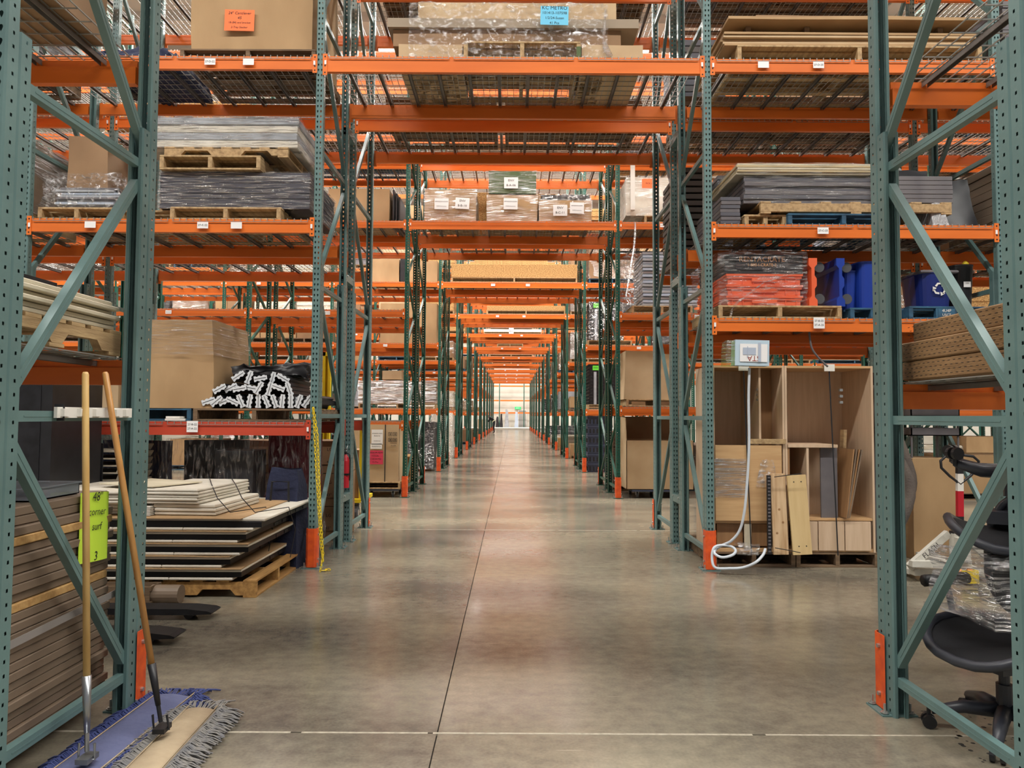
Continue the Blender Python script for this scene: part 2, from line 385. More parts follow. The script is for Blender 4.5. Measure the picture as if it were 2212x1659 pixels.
def deck_mesh(w):
    k = round(w, 3)
    if k in deck_cache: return deck_cache[k]
    b = MB(); r = .0052; n = int(w/.0655); x0 = -w/2+.02; dx = (w-.04)/n
    for i in range(n+1):
        x = x0+i*dx
        b.bar((x,-.012,.004),(x,RD+.012,.004), r, r, caps=False)
        for y in (-.012, RD+.012): b.bar((x,y,.006),(x,y,-.028), r, r, caps=False)
    for j in range(10):
        y = .06+j*(RD-.12)/9; b.bar((x0,y,-.001),(x0+n*dx,y,-.001), r, r, caps=False)
    for y in (-.014, RD+.014): b.bar((x0,y,-.026),(x0+n*dx,y,-.026), r, r, caps=False)
    s = MB()
    for i in range(4):
        x = -w/2+w*(i+.5)/4
        s.box(x-.016, x+.016, .03, RD-.03, -.012, -.006); s.box(x-.016, x-.013, .03, RD-.03, -.034, -.006); s.box(x+.013, x+.016, .03, RD-.03, -.034, -.006)
    deck_cache[k] = (b.mesh('wire_deck', WIRE), s.mesh('support_channel', CHAN)); return deck_cache[k]
TAGM = {}
def tagplate(lines):
    k = tuple(lines)
    if k not in TAGM:
        h = .062 if len(lines) == 1 else .105
        TAGM[k] = textplate('location_tag', lines, .105, h, .027, PAPER, False, lead=1.45)
    return TAGM[k]
XS = [1.866, 4.66, 7.455, 10.25, 13.04, 15.84]
def rack(Y, color, mirrored, nbay, levels, label, near=2, tunnel=(4.886, 6.44, 7.95), lower=True, guard=1, tm=None):
    """levels: {bay index (signed, 1-based): [z,...]}; mirrored: a back-to-back rear rack"""
    r = thing('pallet_rack', label, 'pallet rack', (0, Y, 0), 0, None)
    xs = sorted([s*x for x in XS[:nbay+1] for s in (-1, 1)])
    for x in xs:
        for rear in (0, 1):
            cm = COLM[color] if near else COLP
            c = inst('column', cm, r, (x, RD if rear else 0, 0), (0, 0, math.pi if rear else 0))
            inst('foot_plate', FOOT[color], c)
            aisle_side = (rear == 1) if mirrored else (rear == 0)
            if aisle_side and abs(x) < 8 and guard: inst('post_guard', GUARDM, c)
            if color == 'teal': inst('reinforcement_post', DOUB, r, (x, RD-CD if rear else CD, 0), (0,0,math.pi if rear else 0))
        if near >= 1 and abs(x) < 8:
            for me in BR[(color, 1 if mirrored else 0)]: inst('brace', me, r, (x, 0, 0))
        elif color == 'teal':
            for me in BR[(color, 1 if mirrored else 0)]: inst('brace', me, r, (x, 0, 0))
        else: inst('bracing', BRJ[1 if mirrored else 0], r, (x, 0, 0))
    def lvl(xc, w, z, h, m, ndeck, labels=()):
        L = w - .13
        for rear in (0, 1):
            bo = inst('beam', beam_mesh(L, h, m), r, (xc, RD+.0015 if rear else -.0015, z), (0, 0, math.pi if rear else 0))
            if not rear:
                for lx, lines in labels: inst('location_tag', tagplate(lines), bo, (lx-xc, -.0195, -h/2 if len(lines) < 2 else -.045))
        for i in range(ndeck):
            dw = L/ndeck - .01; d, s = deck_mesh(dw)
            o = inst('wire_deck', d, r, (xc - L/2 + L*(i+.5)/ndeck, 0, z+.003)); inst('support_channel', s, o)
    for z in tunnel: lvl(0, 2*XS[0], z, .152, ORANGE, 3, tm.get(('t', z), ()) if tm else ())
    for bay, zs in levels.items():
        i = abs(bay); s = 1 if bay > 0 else -1; xc = s*(XS[i-1]+XS[i])/2; w = XS[i]-XS[i-1]
        for z in zs:
            m = ORANGE
            if isinstance(z, tuple): z, m = z
            lvl(xc, w, z, .125, m, 2, tm.get((bay, z), ()) if tm else ())
    return r
ZB_L, ZC, ZD, ZE, ZF = 1.36, 3.29, 4.88, 6.44, 7.95
ordinal = ['nearest','second','third','fourth','fifth','sixth','seventh','eighth','ninth','tenth','eleventh','twelfth','thirteenth']
# rack the camera stands in (only the side bays beside the tunnel)
YA = 2.5
ra = rack(YA, 'teal', 1, 1, {-1: [1.70, 3.24, 4.9], 1: [1.60, 3.15, 4.9]}, 'teal pallet rack right beside the camera, closest to the viewer at both frame edges', tunnel=(4.886,))
t27 = {(-1, ZD): [(-2.92, ['27-D-22']), (-2.55, [''])], (-1, ZC): [(-2.95, ['27-C-22']), (-2.63, ['']), (-4.02, [''])],
       (-1, ZB_L): [(-3.0, ['27-B-22', '27-A-22'])], (1, ZD): [(2.93, ['27-D-25']), (2.4, [''])], (1, ZC): [(2.95, ['27-C-25'])], (1, 2.37): [(2.9, ['27-B-25', '27-A-25'])]}
L27 = {-1: [(ZB_L, REDOR), ZC, ZD, ZE, ZF], 1: [2.37, ZC-.02, ZD, ZE, ZF], -2: [1.6, ZC, ZD, ZE, ZF], 2: [2.37, ZC-.02, ZD, ZE, ZF]}
t27[(1, ZC-.02)] = t27.pop((1, ZC))
rack(Y27, 'teal', 0, 2, L27, 'teal pallet rack across the aisle with orange post guards and tags 27-D-22 to 27-D-25', tm=t27)
rack(Y27+RD+FLUE, 'teal', 1, 2, L27, 'teal pallet rack standing back to back behind the rack tagged 27')
for k in range(1, NROW):
    nb = {1: 3, 2: 4, 3: 5, 4: 4, 5: 3}.get(k, 2)
    near = 2 if k <= 2 else (1 if k <= 4 else 0)
    Y = Y27+PER*k
    zl = 1.32 if k == 1 else 1.6
    lv = {}
    for i in range(1, nb+1):
        lv[-i] = [zl if i < 3 else 1.6, ZC, ZD, ZE, ZF]; lv[i] = [1.6, ZC-.03, ZD, ZE, ZF]
    n = 27-2*k
    tg = {('t', 4.886): [] if k == 1 else [(-.5, ['%d-D-23' % n]), (.4, ['%d-D-24' % n])]}
    for i in range(1, min(nb, 3)+1):
        tg[(-i, ZC)] = [(-(XS[i-1]+XS[i])/2, ['%d-C-%d' % (n, 22-i+(0 if i > 1 else 0))])]; tg[(-i, ZD)] = [(-XS[i]+.9, ['%d-D-%d' % (n, 23-i)])]
        tg[(i, ZD)] = [((XS[i-1]+XS[i])/2-.6, ['%d-D-%d' % (n, 24+i)])]; tg[(i, ZC-.03)] = [((XS[i-1]+XS[i])/2, ['%d-C-%d' % (n, 24+i)])]
    rack(Y, 'green', 0, nb, lv, 'green pallet rack, front rack of the %s pair down the tunnel' % ordinal[k], near=near, tm=tg)
    rack(Y+RD+FLUE, 'green', 1, nb, lv, 'green pallet rack, rear rack of the %s pair down the tunnel' % ordinal[k], near=near)
# ================================================================== GOODS: builders
from mathutils import noise
def fr(px0, py0, px1, py1, Y):
    a, b = at(px0, py0, Y), at(px1, py1, Y); return a.x, b.x, b.z, a.z
_mc = {}
def cached(k, fn):
    if k not in _mc: _mc[k] = fn()
    return _mc[k]
def bxm(w, d, h, m, name='board', bv=0):
    """a centred box mesh with its bottom at z=0, edges slightly eased"""
    k = (round(w,3), round(d,3), round(h,3), m.name, name, bv)
    def mk():
        if not bv: return MB().box(-w/2,w/2,-d/2,d/2,0,h).mesh(name, m)
        b = MB(); e = min(bv, h*.3)
        P = lambda q, z: [(-w/2+q,-d/2+q,z),(w/2-q,-d/2+q,z),(w/2-q,d/2-q,z),(-w/2+q,d/2-q,z)]
        b.v = P(e,0)+P(0,e)+P(0,h-e)+P(e,h)
        b.f = [(3,2,1,0),(12,13,14,15)]+[(r*4+i, r*4+(i+1)%4, r*4+4+(i+1)%4, r*4+4+i) for r in range(3) for i in range(4)]; b.m = [0]*len(b.f)
        return b.mesh(name, m)
    return cached(k, mk)
def soft(w, d, h, m, name, amp=.012, n=8, seed=0, freq=2.2, taper=0, bulge=0, crumple=0):
    """a box with slightly wavy, bulging faces (cartons, wrapped goods, bags)"""
    b = MB(); off = Vector((seed*7.3, seed*3.1, seed*1.7))
    def P(u, v, f):
        x, y, z = {0:(u,v,-1),1:(u,v,1),2:(u,-1,v),3:(u,1,v),4:(-1,u,v),5:(1,u,v)}[f]
        p = Vector((x*w/2, y*d/2, (z+1)*h/2)); q = p*freq+off
        nv = noise.noise_vector(q)*amp
        if crumple: nv += noise.noise_vector(q*4.5)*crumple
        k = 1-taper*(z+1)/2 + bulge*(1-z*z)*.5
        if z < -.999: nv.z = 0
        return Vector((p.x*k, p.y*k, p.z)) + nv
    for f in range(6):
        b.grid(lambda s, t: P(s*2-1, t*2-1, f) if f in (1,2,5) else P(1-s*2, t*2-1, f), n, n)
    me = b.mesh(name, m, smooth=True)
    return me
def pallet(label, x0, x1, y0, y1, z, m=None, h=.13, along='y', group=None, nb=7, rz=0, m2=None, simple=False, notch=False, cat='pallet'):
    m = m or (WOOD if along == 'x' else WOODY); cx, cy = (x0+x1)/2, (y0+y1)/2; w, d = x1-x0, y1-y0
    t = thing('wooden_pallet', label, cat, (cx, cy, z), rz, group)
    if along == 'x': w, d = d, w
    rot = (0,0,math.pi/2) if along == 'x' else (0,0,0)
    bt = .018; sh = h-2*bt; nst = 3
    for i in range(nst):
        x = (-w/2+.02)+(w-.04)*i/(nst-1)
        if notch:
            pr = [(-d/2,0),(-d/2+.16,0),(-d/2+.2,.045),(-d/2+.42,.045),(-d/2+.46,0),(d/2-.46,0),(d/2-.42,.045),(d/2-.2,.045),(d/2-.16,0),(d/2,0),(d/2,sh),(-d/2,sh)]
            me = cached(('notch', round(d,2), m.name), lambda: MB().prism([(a,b) for a,b in pr], -.02, .02, axis='x').mesh('stringer', m))
        else: me = bxm(.04, d, sh, m2 or m, 'stringer', .003)
        p = Vector((x,0,bt)); 
        if along == 'x': p = Vector((0,x,bt))
        inst('stringer', me, t, p, rot)
    bw = min(.1, d/nb*.72)
    for i in range(nb):
        y = -d/2+bw/2+(d-bw)*i/(nb-1)
        p = (-y, random.uniform(-.005,.005), h-bt) if along == 'x' else (random.uniform(-.005,.005), y, h-bt)
        inst('top_board', bxm(w, bw, bt, m, 'top_board', .002), t, p, (0,0,rot[2]+random.uniform(-.004,.004)))
    for i in range(3 if nb < 8 else 4):
        y = -d/2+bw/2+(d-bw)*i/(2 if nb < 8 else 3)
        p = (-y, 0, 0) if along == 'x' else (0, y, 0)
        inst('bottom_board', bxm(w, bw, bt, m, 'bottom_board', .002), t, p, rot)
    return t
def stack(name, label, cat, x0, x1, y0, y1, z0, z1, n, mats, part='board', jit=.008, gap=.0015, group=None, rz=0, bv=.004, wrap=None, wpad=.008, rag=0, seed=1, lean=(0,0)):
    w, d = x1-x0, y1-y0; t = thing(name, label, cat, ((x0+x1)/2, (y0+y1)/2, z0), rz, group); h = (z1-z0)/n; rg = random.Random(seed*91+n)
    mats = mats if isinstance(mats, (list, tuple)) else [mats]
    for i in range(n):
        m = mats[i % len(mats)] if len(mats) < 3 else rg.choice(mats)
        ww = w - (rg.choice([0,0,rag]) if rag else 0)
        inst(part, bxm(ww, d, h-gap, m, part, bv), t, (rg.uniform(-jit,jit)+(ww-w)/2*rg.choice([-1,1]), rg.uniform(-jit,jit), i*h), (0,0,rg.uniform(-.3,.3)*jit))
    if wrap:
        inst('stretch_wrap', soft(w+2*wpad+2*jit, d+2*wpad+2*jit, z1-z0+wpad, wrap, 'stretch_wrap', .006, 12, seed, 5, crumple=.004), t)
    return t
def seam_mesh(w, d, h, m):
    b = MB(); b.box(-w/2-.001, w/2+.001, -.03, .03, h, h+.0015)
    b.box(-w/2-.003, -w/2, -.03, .03, h-.09, h); b.box(w/2, w/2+.003, -.03, .03, h-.09, h)
    return b.mesh('packing_tape', m)
def carton(name, label, cat, x0, x1, y0, y1, z0, z1, m=None, wrap=None, amp=.008, group=None, rz=0, taper=0, bulge=0, seed=0, tape=True, lid=None, n=8, crumple=0):
    m = m or CARD; w, d, h = x1-x0, y1-y0, z1-z0
    t = thing(name, label, cat, ((x0+x1)/2, (y0+y1)/2, z0), rz, group)
    inst('carton_body', soft(w, d, h, m, 'carton_body', amp, n, seed, 2, taper, bulge, crumple), t)
    if tape: inst('packing_tape', cached(('seam', round(w,2), round(d,2), round(h,2)), lambda: seam_mesh(w*(1-taper), d, h, TAPE)), t)
    if wrap: inst('stretch_wrap', soft(w+.02, d+.02, h+.015, wrap, 'stretch_wrap', amp+.003, 12, seed, 3, taper, bulge, crumple=.006), t)
    return t
def strap_band(t, x0, x1, y0, y1, z0, z1, w=.014, m=None, axis='y', pos=0, name='strap'):
    """a closed band around a load (rectangular loop) at local pos"""
    e = .003; b = MB(); m = m or BLACK
    if axis == 'y':   # loop in X=pos plane
        p = pos; b.box(p-w/2,p+w/2,y0-e,y0,z0,z1+e); b.box(p-w/2,p+w/2,y1,y1+e,z0,z1+e); b.box(p-w/2,p+w/2,y0-e,y1+e,z1,z1+e)
    else:
        b.box(x0-e,x0,pos-w/2,pos+w/2,z0,z1+e); b.box(x1,x1+e,pos-w/2,pos+w/2,z0,z1+e); b.box(x0-e,x1+e,pos-w/2,pos+w/2,z1,z1+e)
    return b.build(name, m, t)
YEL = mat('safety_yellow', rgb(226,198,30), .45); RED = mat('signal_red', rgb(186,28,44), .4)
NAVY = mat('navy_fabric', rgb(30,36,62), .9, bump=.4, bscale=30); MAROON = mat('maroon_fabric', rgb(96,16,30), .8, bump=.2, bscale=30)
BLUE = mat('blue_plastic', rgb(28,58,150), .35); CRATEO = mat('orange_crate_plastic', rgb(226,98,58), .42)
LIME = mat('lime_paper', rgb(206,240,70), .75); CYAN = mat('cyan_paper', rgb(110,196,230), .7); OPAP = mat('orange_paper', rgb(246,120,64), .7); PINK = mat('magenta_paper', rgb(214,60,92), .7); GRNP = mat('green_paper', rgb(110,220,60), .7)
GREENC = mat('green_cardboard', rgb(86,104,62), .75, c2=rgb(74,92,54), scale=3)
DBLUE = mat('dark_blue_crate', rgb(58,66,88), .5); HAND = mat('birch_handle', rgb(216,180,116), .4, c2=rgb(200,160,96), scale=5, stretch=(8,8,.8)); HAND2 = mat('amber_handle', rgb(196,146,86), .3, c2=rgb(180,128,70), scale=5, stretch=(8,8,.8))
DKW = mat('dark_plywood', rgb(122,92,64), .8, c2=rgb(92,68,46), scale=2.5, stretch=(1,6,1)); BLUEG = mat('blue_grey_panel', rgb(176,188,206), .45)

# ================================================================== ROW A, left side
yA0, yA1 = YA, YA+RD
t = stack('laminate_board_stack', 'tall stack of taupe laminate work surfaces with lime note, bottom left', 'board stack', -3.3, -1.975, 2.62, 3.52, .1, 1.055, 25, [TAUPE]*5+[TAN, TAUPE, TAUPE], 'board', .012, .002, seed=5, rag=0)
for x in (-3.1, -2.6, -2.1): inst('bearer', bxm(.08, .9, .098, WOODG, 'bearer'), t, (x+2.6375, 0, -.1))
n = textplate('handwritten_note', [('48"', .06), ('corner', .05), ('surf', .05), '', ('3', .06)], .225, .32, .055, LIME, t, (.672, .30, .80), (R(-2), R(4), R(90)), curl=.012, shear=.15)
tag(n, 'lime green handwritten note')
b = MB(); b.bar((-1.935,2.6,.53),(-1.925,3.5,.56), .003, .032); b.bar((-1.935,2.6,.53),(-2.3,2.55,.5), .003, .032)
tag(b.build('grey_strap', mat('grey_strap', rgb(140,134,130), .6)), 'flat grey strap running along the taupe board stack', 'strap')
t = thing('plastic_box', 'clear plastic box lying on the taupe boards', 'plastic box', (-2.18, 3.2, 1.0565))
CLEAR = mat('clear_plastic', rgb(205,212,220), .12, trans=.75)
MB().box(-.14,.14,-.17,.17,0,.004).box(-.14,-.136,-.17,.17,0,.05).box(.136,.14,-.17,.17,0,.05).box(-.14,.14,-.17,-.166,0,.05).box(-.14,.14,.166,.17,0,.05).build('tray', CLEAR, t)
MB().box(-.15,.15,-.18,.18,.05,.056).build('lid', CLEAR, t)
# pallet and beige boards on the level 1.70
t = pallet('old tan pallet under beige boards, on the lower left shelf beside the camera', -3.1, -1.96, 2.55, 3.54, 1.716, WOODY, h=.125, notch=True)
stack('beige_board_bundle', 'bundle of long beige boards on old pallet, left edge of the view', 'board bundle', -3.0, -1.97, 2.5, 3.5, 1.842, 1.985, 6, [BEIGE], 'board', .02, .003, seed=3)
carton('box', 'small dark tray on top of the beige boards at the left edge', 'tray', -2.5, -2.1, 2.85, 3.25, 1.986, 2.03, BLACK, tape=False, amp=.003)
carton('carton', 'dark brown carton overhead at top left, seen through the wire shelf', 'carton', -3.0, -2.02, 2.62, 3.44, 3.255, 4.0, CARDD, seed=2)
pallet('dark pallet overhead at top left beside brown carton', -4.3, -3.15, 2.6, 3.5, 3.255, WOODG)
carton('carton', 'big pale carton overhead behind the top left corner', 'carton', -4.3, -3.2, 2.6, 3.5, 3.386, 4.4, CARDL, seed=4)
# ================================================================== ROW A, right side
TIM = mat('incised_timber', rgb(146,112,74), .75, c2=rgb(112,82,50), scale=3, stretch=(8,1,8), bump=.3, bscale=24)
for i, (y1, x0, z, dy) in enumerate(((3.57,1.965,1.617,0),(3.575,1.96,1.712,.0),(3.5,1.985,1.807,.0))):
    t = thing('timber_beam', ['lowest of three rough timbers on the right shelf', 'middle of three rough timbers, knotted end, right shelf', 'topmost of three rough timbers on the right shelf'][i], 'timber', (x0+.13, (2.52+y1)/2, z), 0)
    inst('timber', bxm(.26, y1-2.52, .093, TIM, 'timber', .006), t)
    b = MB(); rg = random.Random(i)
    for r in range(4):
        for k in range(26):
            y = -(y1-2.52)/2+.02+k*.039+(r%2)*.018; b.box(-.1312,-.13,y,y+.015,.018+r*.019,.0205+r*.019)
    b.build('incision', DARKJ, t)['kind'] = 'stuff'
carton('carton', 'dark carton overhead at top right, on the shelf beside the camera', 'carton', 2.9, 4.2, 2.6, 3.5, 3.165, 3.9, CARDD, seed=9)

# office chairs
MESHM = mat('chair_mesh', rgb(36,36,40), .8, bump=.6, bscale=160, stretch=(12,1,1)); FRM = mat('graphite_plastic', rgb(46,48,56), .4, c2=rgb(56,58,66), scale=5)
def chair_pts(n=28, w=.27, d=.27):
    return [(w*(abs(math.cos(a))**.7)*(1 if math.cos(a) > 0 else -1), d*(abs(math.sin(a))**.7)*(1 if math.sin(a) > 0 else -1)) for a in [2*math.pi*i/n for i in range(n)]]
def office_chair(label, loc, rz, flip=False, back=True):
    t = thing('office_chair', label, 'chair', loc, rz)
    if flip: t.rotation_euler = (math.pi, 0, rz)
    sz = .43; P = chair_pts()
    fz = lambda x, y: sz - .05*(y/.23)**2*(1 if y < 0 else .2) + .04*(abs(x)/.26)**2
    MB().tube([(x,y,fz(x,y)) for x,y in P], .022, 10, closed=True).build('seat_frame', FRM, t, smooth=True)
    def sm(u, v):
        a = 2*math.pi*u; k = v; i = P[int(round(u*28)) % 28]; return (i[0]*k*.96, i[1]*k*.96, sz-.03+ (fz(*i)-sz+.03)*k**2)
    MB().grid(sm, 28, 5).build('mesh_seat', MESHM, t, smooth=True)
    if back: bk = MB(); bp = [(x*.95, .2+.09*(1-(abs(x)/.26)**2)+.10*(z+.25), .78+z*1.15) for x, z in P]
    if back: bk.tube(bp, .019, 8, closed=True); bk.build('back_frame', FRM, t, smooth=True)
    if back: MB().grid(lambda u, v: Vector((0,.3,.78)).lerp(Vector(bp[int(round(u*28)) % 28]), v), 28, 5).build('mesh_back', MESHM, t, smooth=True)
    b = MB(); b.tube([(0,0,.09),(0,0,.24)], .034, 12); b.tube([(0,0,.24),(0,0,.36)], .022, 12); b.cbox((0,.0,.34), (.18,.22,.06)); b.tube([(0,.05,.33),(0,.24,.42),(0,.3,.62)], .024, 8)
    b.tube([(-.1,0,.33),(-.17,0,.33)], .02, 8); b.build('tilt_mechanism', FRM, t, smooth=False)
    MB().tube([(-.17,0,.33),(-.25,-.01,.335)], .026, 10, rs=[.02,.028]).build('knob', BLACK, t)
    for i in range(5):
        a = 2*math.pi*i/5+.3; c, s = math.cos(a), math.sin(a)
        l = MB().tube([(c*.03,s*.03,.12),(c*.16,s*.16,.115),(c*.29,s*.29,.08)], .03, 8, rs=[.036,.03,.02]).build('base_leg', FRM, t, smooth=True)
        w = MB(); q = Vector((-s,c,0)); o = Vector((c*.3,s*.3,.03))
        for k in (-1, 1): w.tube([o+q*.010*k, o+q*.028*k], .03, 14)
        w.tube([o+Vector((0,0,.02)), o+Vector((0,0,.06))], .009, 6); w.build('caster', BLACK, l)
    for s in (-1, 1):
        MB().tube([(s*.2,.08,.38),(s*.31,.06,.42),(s*.33,.04,.6)], .016, 8).build('arm_post', FRM, t, smooth=True)
        MB().tube([(s*.33,-.1,.63),(s*.33,.16,.63)], .03, 8).build('arm_pad', BLACK, t, smooth=True)
    return t
office_chair('graphite mesh office chair standing at the lower right edge', (2.22, 3.25, 0), R(-75))
office_chair('upturned office chair, casters in the air, on the right edge', (2.45, 3.50, 1.29), R(60), flip=True, back=False)
t = thing('film_bundle', 'clump of crumpled clear film draped between the two office chairs', 'plastic film', (2.34, 3.2, .55))
inst('film', soft(.7, .5, .26, WRAPH, 'film', .06, 22, 3, 3.5, crumple=.03), t)
b = MB().tube([(-.3,-.27,-.02),(-.2,-.29,.1),(-.02,-.3,.19),(.2,-.3,.24)], .012, 6, rs=[.004,.01,.014,.018]); b.build('film_twist', wrap_mat('film_rope', amount=.9), t, smooth=True)

# ================================================================== PALLET JACK (right) and forks (left)
JW = mat('jack_white', rgb(206,204,194), .5, c2=rgb(184,180,168), scale=9)
def fork_mesh(L, m):
    b = MB(); b.prism([(-L,.08),(-.12,.08),(.02,.066),(.055,.055),(.05,.045),(-.1,.038),(-L,.038)], -.08, .08, axis='y')
    b.tube([(-.12,-.05,.032),(-.12,.05,.032)], .032, 10); return b.mesh('fork', m)
t = thing('pallet_jack', 'white hand pallet jack with red, white and black handle', 'pallet jack', (3.9, 6.25, 0), 0)
b = MB(); b.tube([(0,0,.2),(0,0,.42)], .055, 14); b.cbox((0,.0,.16), (.15,.13,.1)); b.cbox((0,-.02,.30),(.1,.14,.2)); b.build('pump_body', JW, t)
MB().cbox((0,.06,.40),(.05,.05,.08)).tube([(-.03,-.075,.33),(-.03,-.09,.2)], .012, 6).build('pump_detail', BLACK, t)
h = [(0,-.02,.38),(0,-.03,1.02)]
for z0, z1, m, nm in ((.38,.58,BLACK,'handle_grip_lower'),(.58,.80,RED,'handle_red_sleeve'),(.80,.95,WHITE,'handle_white_sleeve'),(.95,1.10,BLACK,'handle_head')):
    MB().bar((0,-.02-.02*z0,z0),(0,-.02-.02*z1,z1), .05, .035).build(nm, m, t)
lp = [(0,-.045,.86),(-.09,-.045,.93),(-.16,-.045,1.0),(-.165,-.045,1.06),(-.12,-.045,1.1),(0,-.045,1.115),(.12,-.045,1.1),(.165,-.045,1.06),(.16,-.045,1.0),(.09,-.045,.93)]
MB().tube(lp, .012, 8, closed=True).build('handle_loop', BLACK, t, smooth=True)
MB().tube([(-.07,-.03,.075),(-.025,-.03,.075)], .075, 20).tube([(.025,-.03,.075),(.07,-.03,.075)], .075, 20).build('steer_wheel', mat('wheel_amber', rgb(206,130,44), .5), t)
MB().box(-.045,.10,-.115,-.105,.02,.13).box(.09,.1,-.11,-.02,.02,.13).build('wheel_guard', YEL, t)
b = MB(); b.bar((-.40,.06,.12),(-.05,.06,.42), .06, .05, up=(0,1,0)); b.bar((.40,.06,.12),(.05,.06,.42), .06, .05, up=(0,1,0)); b.box(-.42,-.02,-.03,.03,.14,.19); b.build('frame_arm', JW, t)
textplate('arm_lettering', ['FLASH'], .34, .05, .062, JW, t, (-.225,.026,.272), (0, R(-40.6), 0))
for s in (-1, 1): inst('fork', cached('forkW', lambda: fork_mesh(1.0, JW)), t, (s*.27-.0, .1+1.05, 0), (0,0,R(90)))
MB().box(-.36,.36,.04,.14,.05,.11).build('axle_yoke', JW, t)
t = thing('pallet_jack', 'pallet jack lying low, dark fork tips poking from behind the left post', 'pallet jack', (-3.3, 4.8, 0), 0)
for y in (-.27, .27): inst('fork', cached('forkD', lambda: fork_mesh(1.15, DARKMETAL)), t, (1.17, y, 0))
MB().box(-.06,.04,-.33,.33,.04,.16).build('axle_yoke', DARKMETAL, t)
MB().tube([(-.1,0,.1),(-.1,0,.42)], .05, 12).build('pump_body', RED, t)
MB().tube([(-.14,-.06,.07),(-.14,.06,.07)], .07, 14).build('steer_wheel', BLACK, t)
MB().tube([(-.12,0,.4),(-.22,0,1.15)], .018, 8).tube([(-.22,-.1,1.2),(-.22,.1,1.2),(-.215,.05,1.05),(-.215,-.05,1.05)], .012, 6, closed=True).build('handle', BLACK, t)
t = thing('roll', 'short taupe roll in a slatted crate on the floor behind left post', 'roll', (-2.72, 5.5, 0))
MB().tube([(.0,-.05,.07),(.22,-.05,.07)], .068, 18).build('rolled_sheet', TAUPE, t, smooth=False)
b = MB(); b.box(-.5,.02,-.13,-.12,.01,.14); b.box(-.5,.02,.02,.03,.01,.14); b.box(-.5,.02,-.12,.02,0,.01); b.box(.02,.03,-.13,.03,0,.03); b.box(.02,.03,-.13,.03,.11,.14); b.build('crate', WOODG, t)

# ================================================================== ROW 27, left bay
Ya, Yb = Y27, Y27+RD+FLUE; S = Y27+.06
def dz(z): return z+.0065
# level D
X0, X1, Z0, Z1 = fr(420, -160, 672, 112, S+.02)
t = pallet('worn grey pallet under the carton with the orange note', X0-.1, X1+.05, S, S+1.0, dz(ZD), WOODG, h=.10)
t = carton('gaylord_carton', 'large brown carton with handwritten orange note, on level 27-D-22', 'carton', X0, X1, S+.03, S+1.0, dz(ZD)+.10, dz(ZD)+1.3, CARD, seed=1, amp=.02, bulge=.03)
x, _, _, z = fr(518, 45, 520, 47, S)
tag(textplate('orange_note', [('24" Cantilever', .038), ('45', .04), ('18-(84) end bracket', .027), ('2-Tray Stacker', .027)], .29, .21, .036, OPAP, t, (x-(X0+X1)/2, -.505-.02, z-dz(ZD)-.10), (0,R(1),0), shear=.2, lead=1.3), 'orange handwritten note')
t = thing('navy_cover', 'navy moving blanket heaped on the shelf beside the large brown carton', 'blanket', (-3.75, S+.55, dz(ZD)))
inst('blanket', soft(.85, .85, .24, NAVY, 'blanket', .09, 22, 4, 3, .35, .1, crumple=.035), t)
# level C right: dark wrapped panels on pallets, white wrapped panels above
z = dz(ZC)
X0, X1, _, _ = fr(382, 0, 617, 1, S); t = pallet('tan pallet at front under the dark wrapped panels, level 27-C-22', X0, X1, S-.02, S+1.0, z, WOODY, h=.125)
X0, X1, _, _ = fr(338, 0, 379, 1, S); pallet('broken pallet end left of the dark wrapped panels', X0-.35, X1, S+.1, S+1.0, z, WOODY, h=.125)
X0, X1, Z0, Z1 = fr(347, 372, 668, 452, S+.05)
t = stack('dark_panel_bundle', 'dark slate panels bundled in glossy stretch film, level 27-C-22', 'panel bundle', X0, X1, S+.05, S+1.0, z+.127, Z1, 7, [mat('slate_panel', rgb(58,58,70), .5)], 'panel', .006, wrap=WRAPH, seed=11)
zt = Z1+.012
X0, X1, Z0, Z1 = fr(356, 341, 570, 375, S+.1); pallet('lower of two tan pallets between dark and white wrapped panels', X0, X1, S+.0, S+1.0, zt, WOODY, h=Z1-Z0-.01)
zz = zt+Z1-Z0-.01
X0, X1, Z0, Z1 = fr(355, 322, 622, 341, S+.05); pallet('upper tan pallet with notched side, under the white wrapped panels', X0, X1, S+.05, S+1.0, zz, WOOD, h=max(Z1-Z0, .1), along='x', notch=True)
zz += max(Z1-Z0, .1)
X0, X1, Z0, Z1 = fr(300, 250, 640, 322, S+.05)
stack('white_panel_bundle', 'white panels bundled in stretch film, topmost load on level 27-C-22', 'panel bundle', X0, X1, S+.08, S+1.0, zz+.002, Z1, 4, [WHITEB, SILVER], 'panel', .01, wrap=WRAPH, seed=12, bv=.008)
# level C left
X0, X1, _, _ = fr(98, 0, 262, 1, S); t = pallet('small tan pallet under silver film-wrapped heap, left of level C', X0, X1, S, S+.95, z, WOODY, h=.12)
X0, X1, Z0, Z1 = fr(125, 392, 250, 452, S+.1)
t = stack('silver_heap', 'heap of thin silver sheets loosely wrapped in torn film, level C left', 'sheet heap', X0, X1, S+.1, S+.8, z+.122, Z1-.05, 9, [SILVER, BLUEG, GREYB], 'sheet', .03, .003, seed=7)
inst('stretch_wrap', soft(X1-X0+.16, .85, Z1-z-.06, WRAPV, 'stretch_wrap', .05, 20, 2, 4, crumple=.02), t)
X0, X1, Z0, Z1 = fr(60, 300, 160, 482, S+.35)
carton('gaylord_carton', 'tall creased brown carton behind the silver heap, far left level C', 'carton', -4.5, -4.05, S+.25, S+1.0, z, z+.92, CARDD, amp=.04, taper=.06, seed=13)
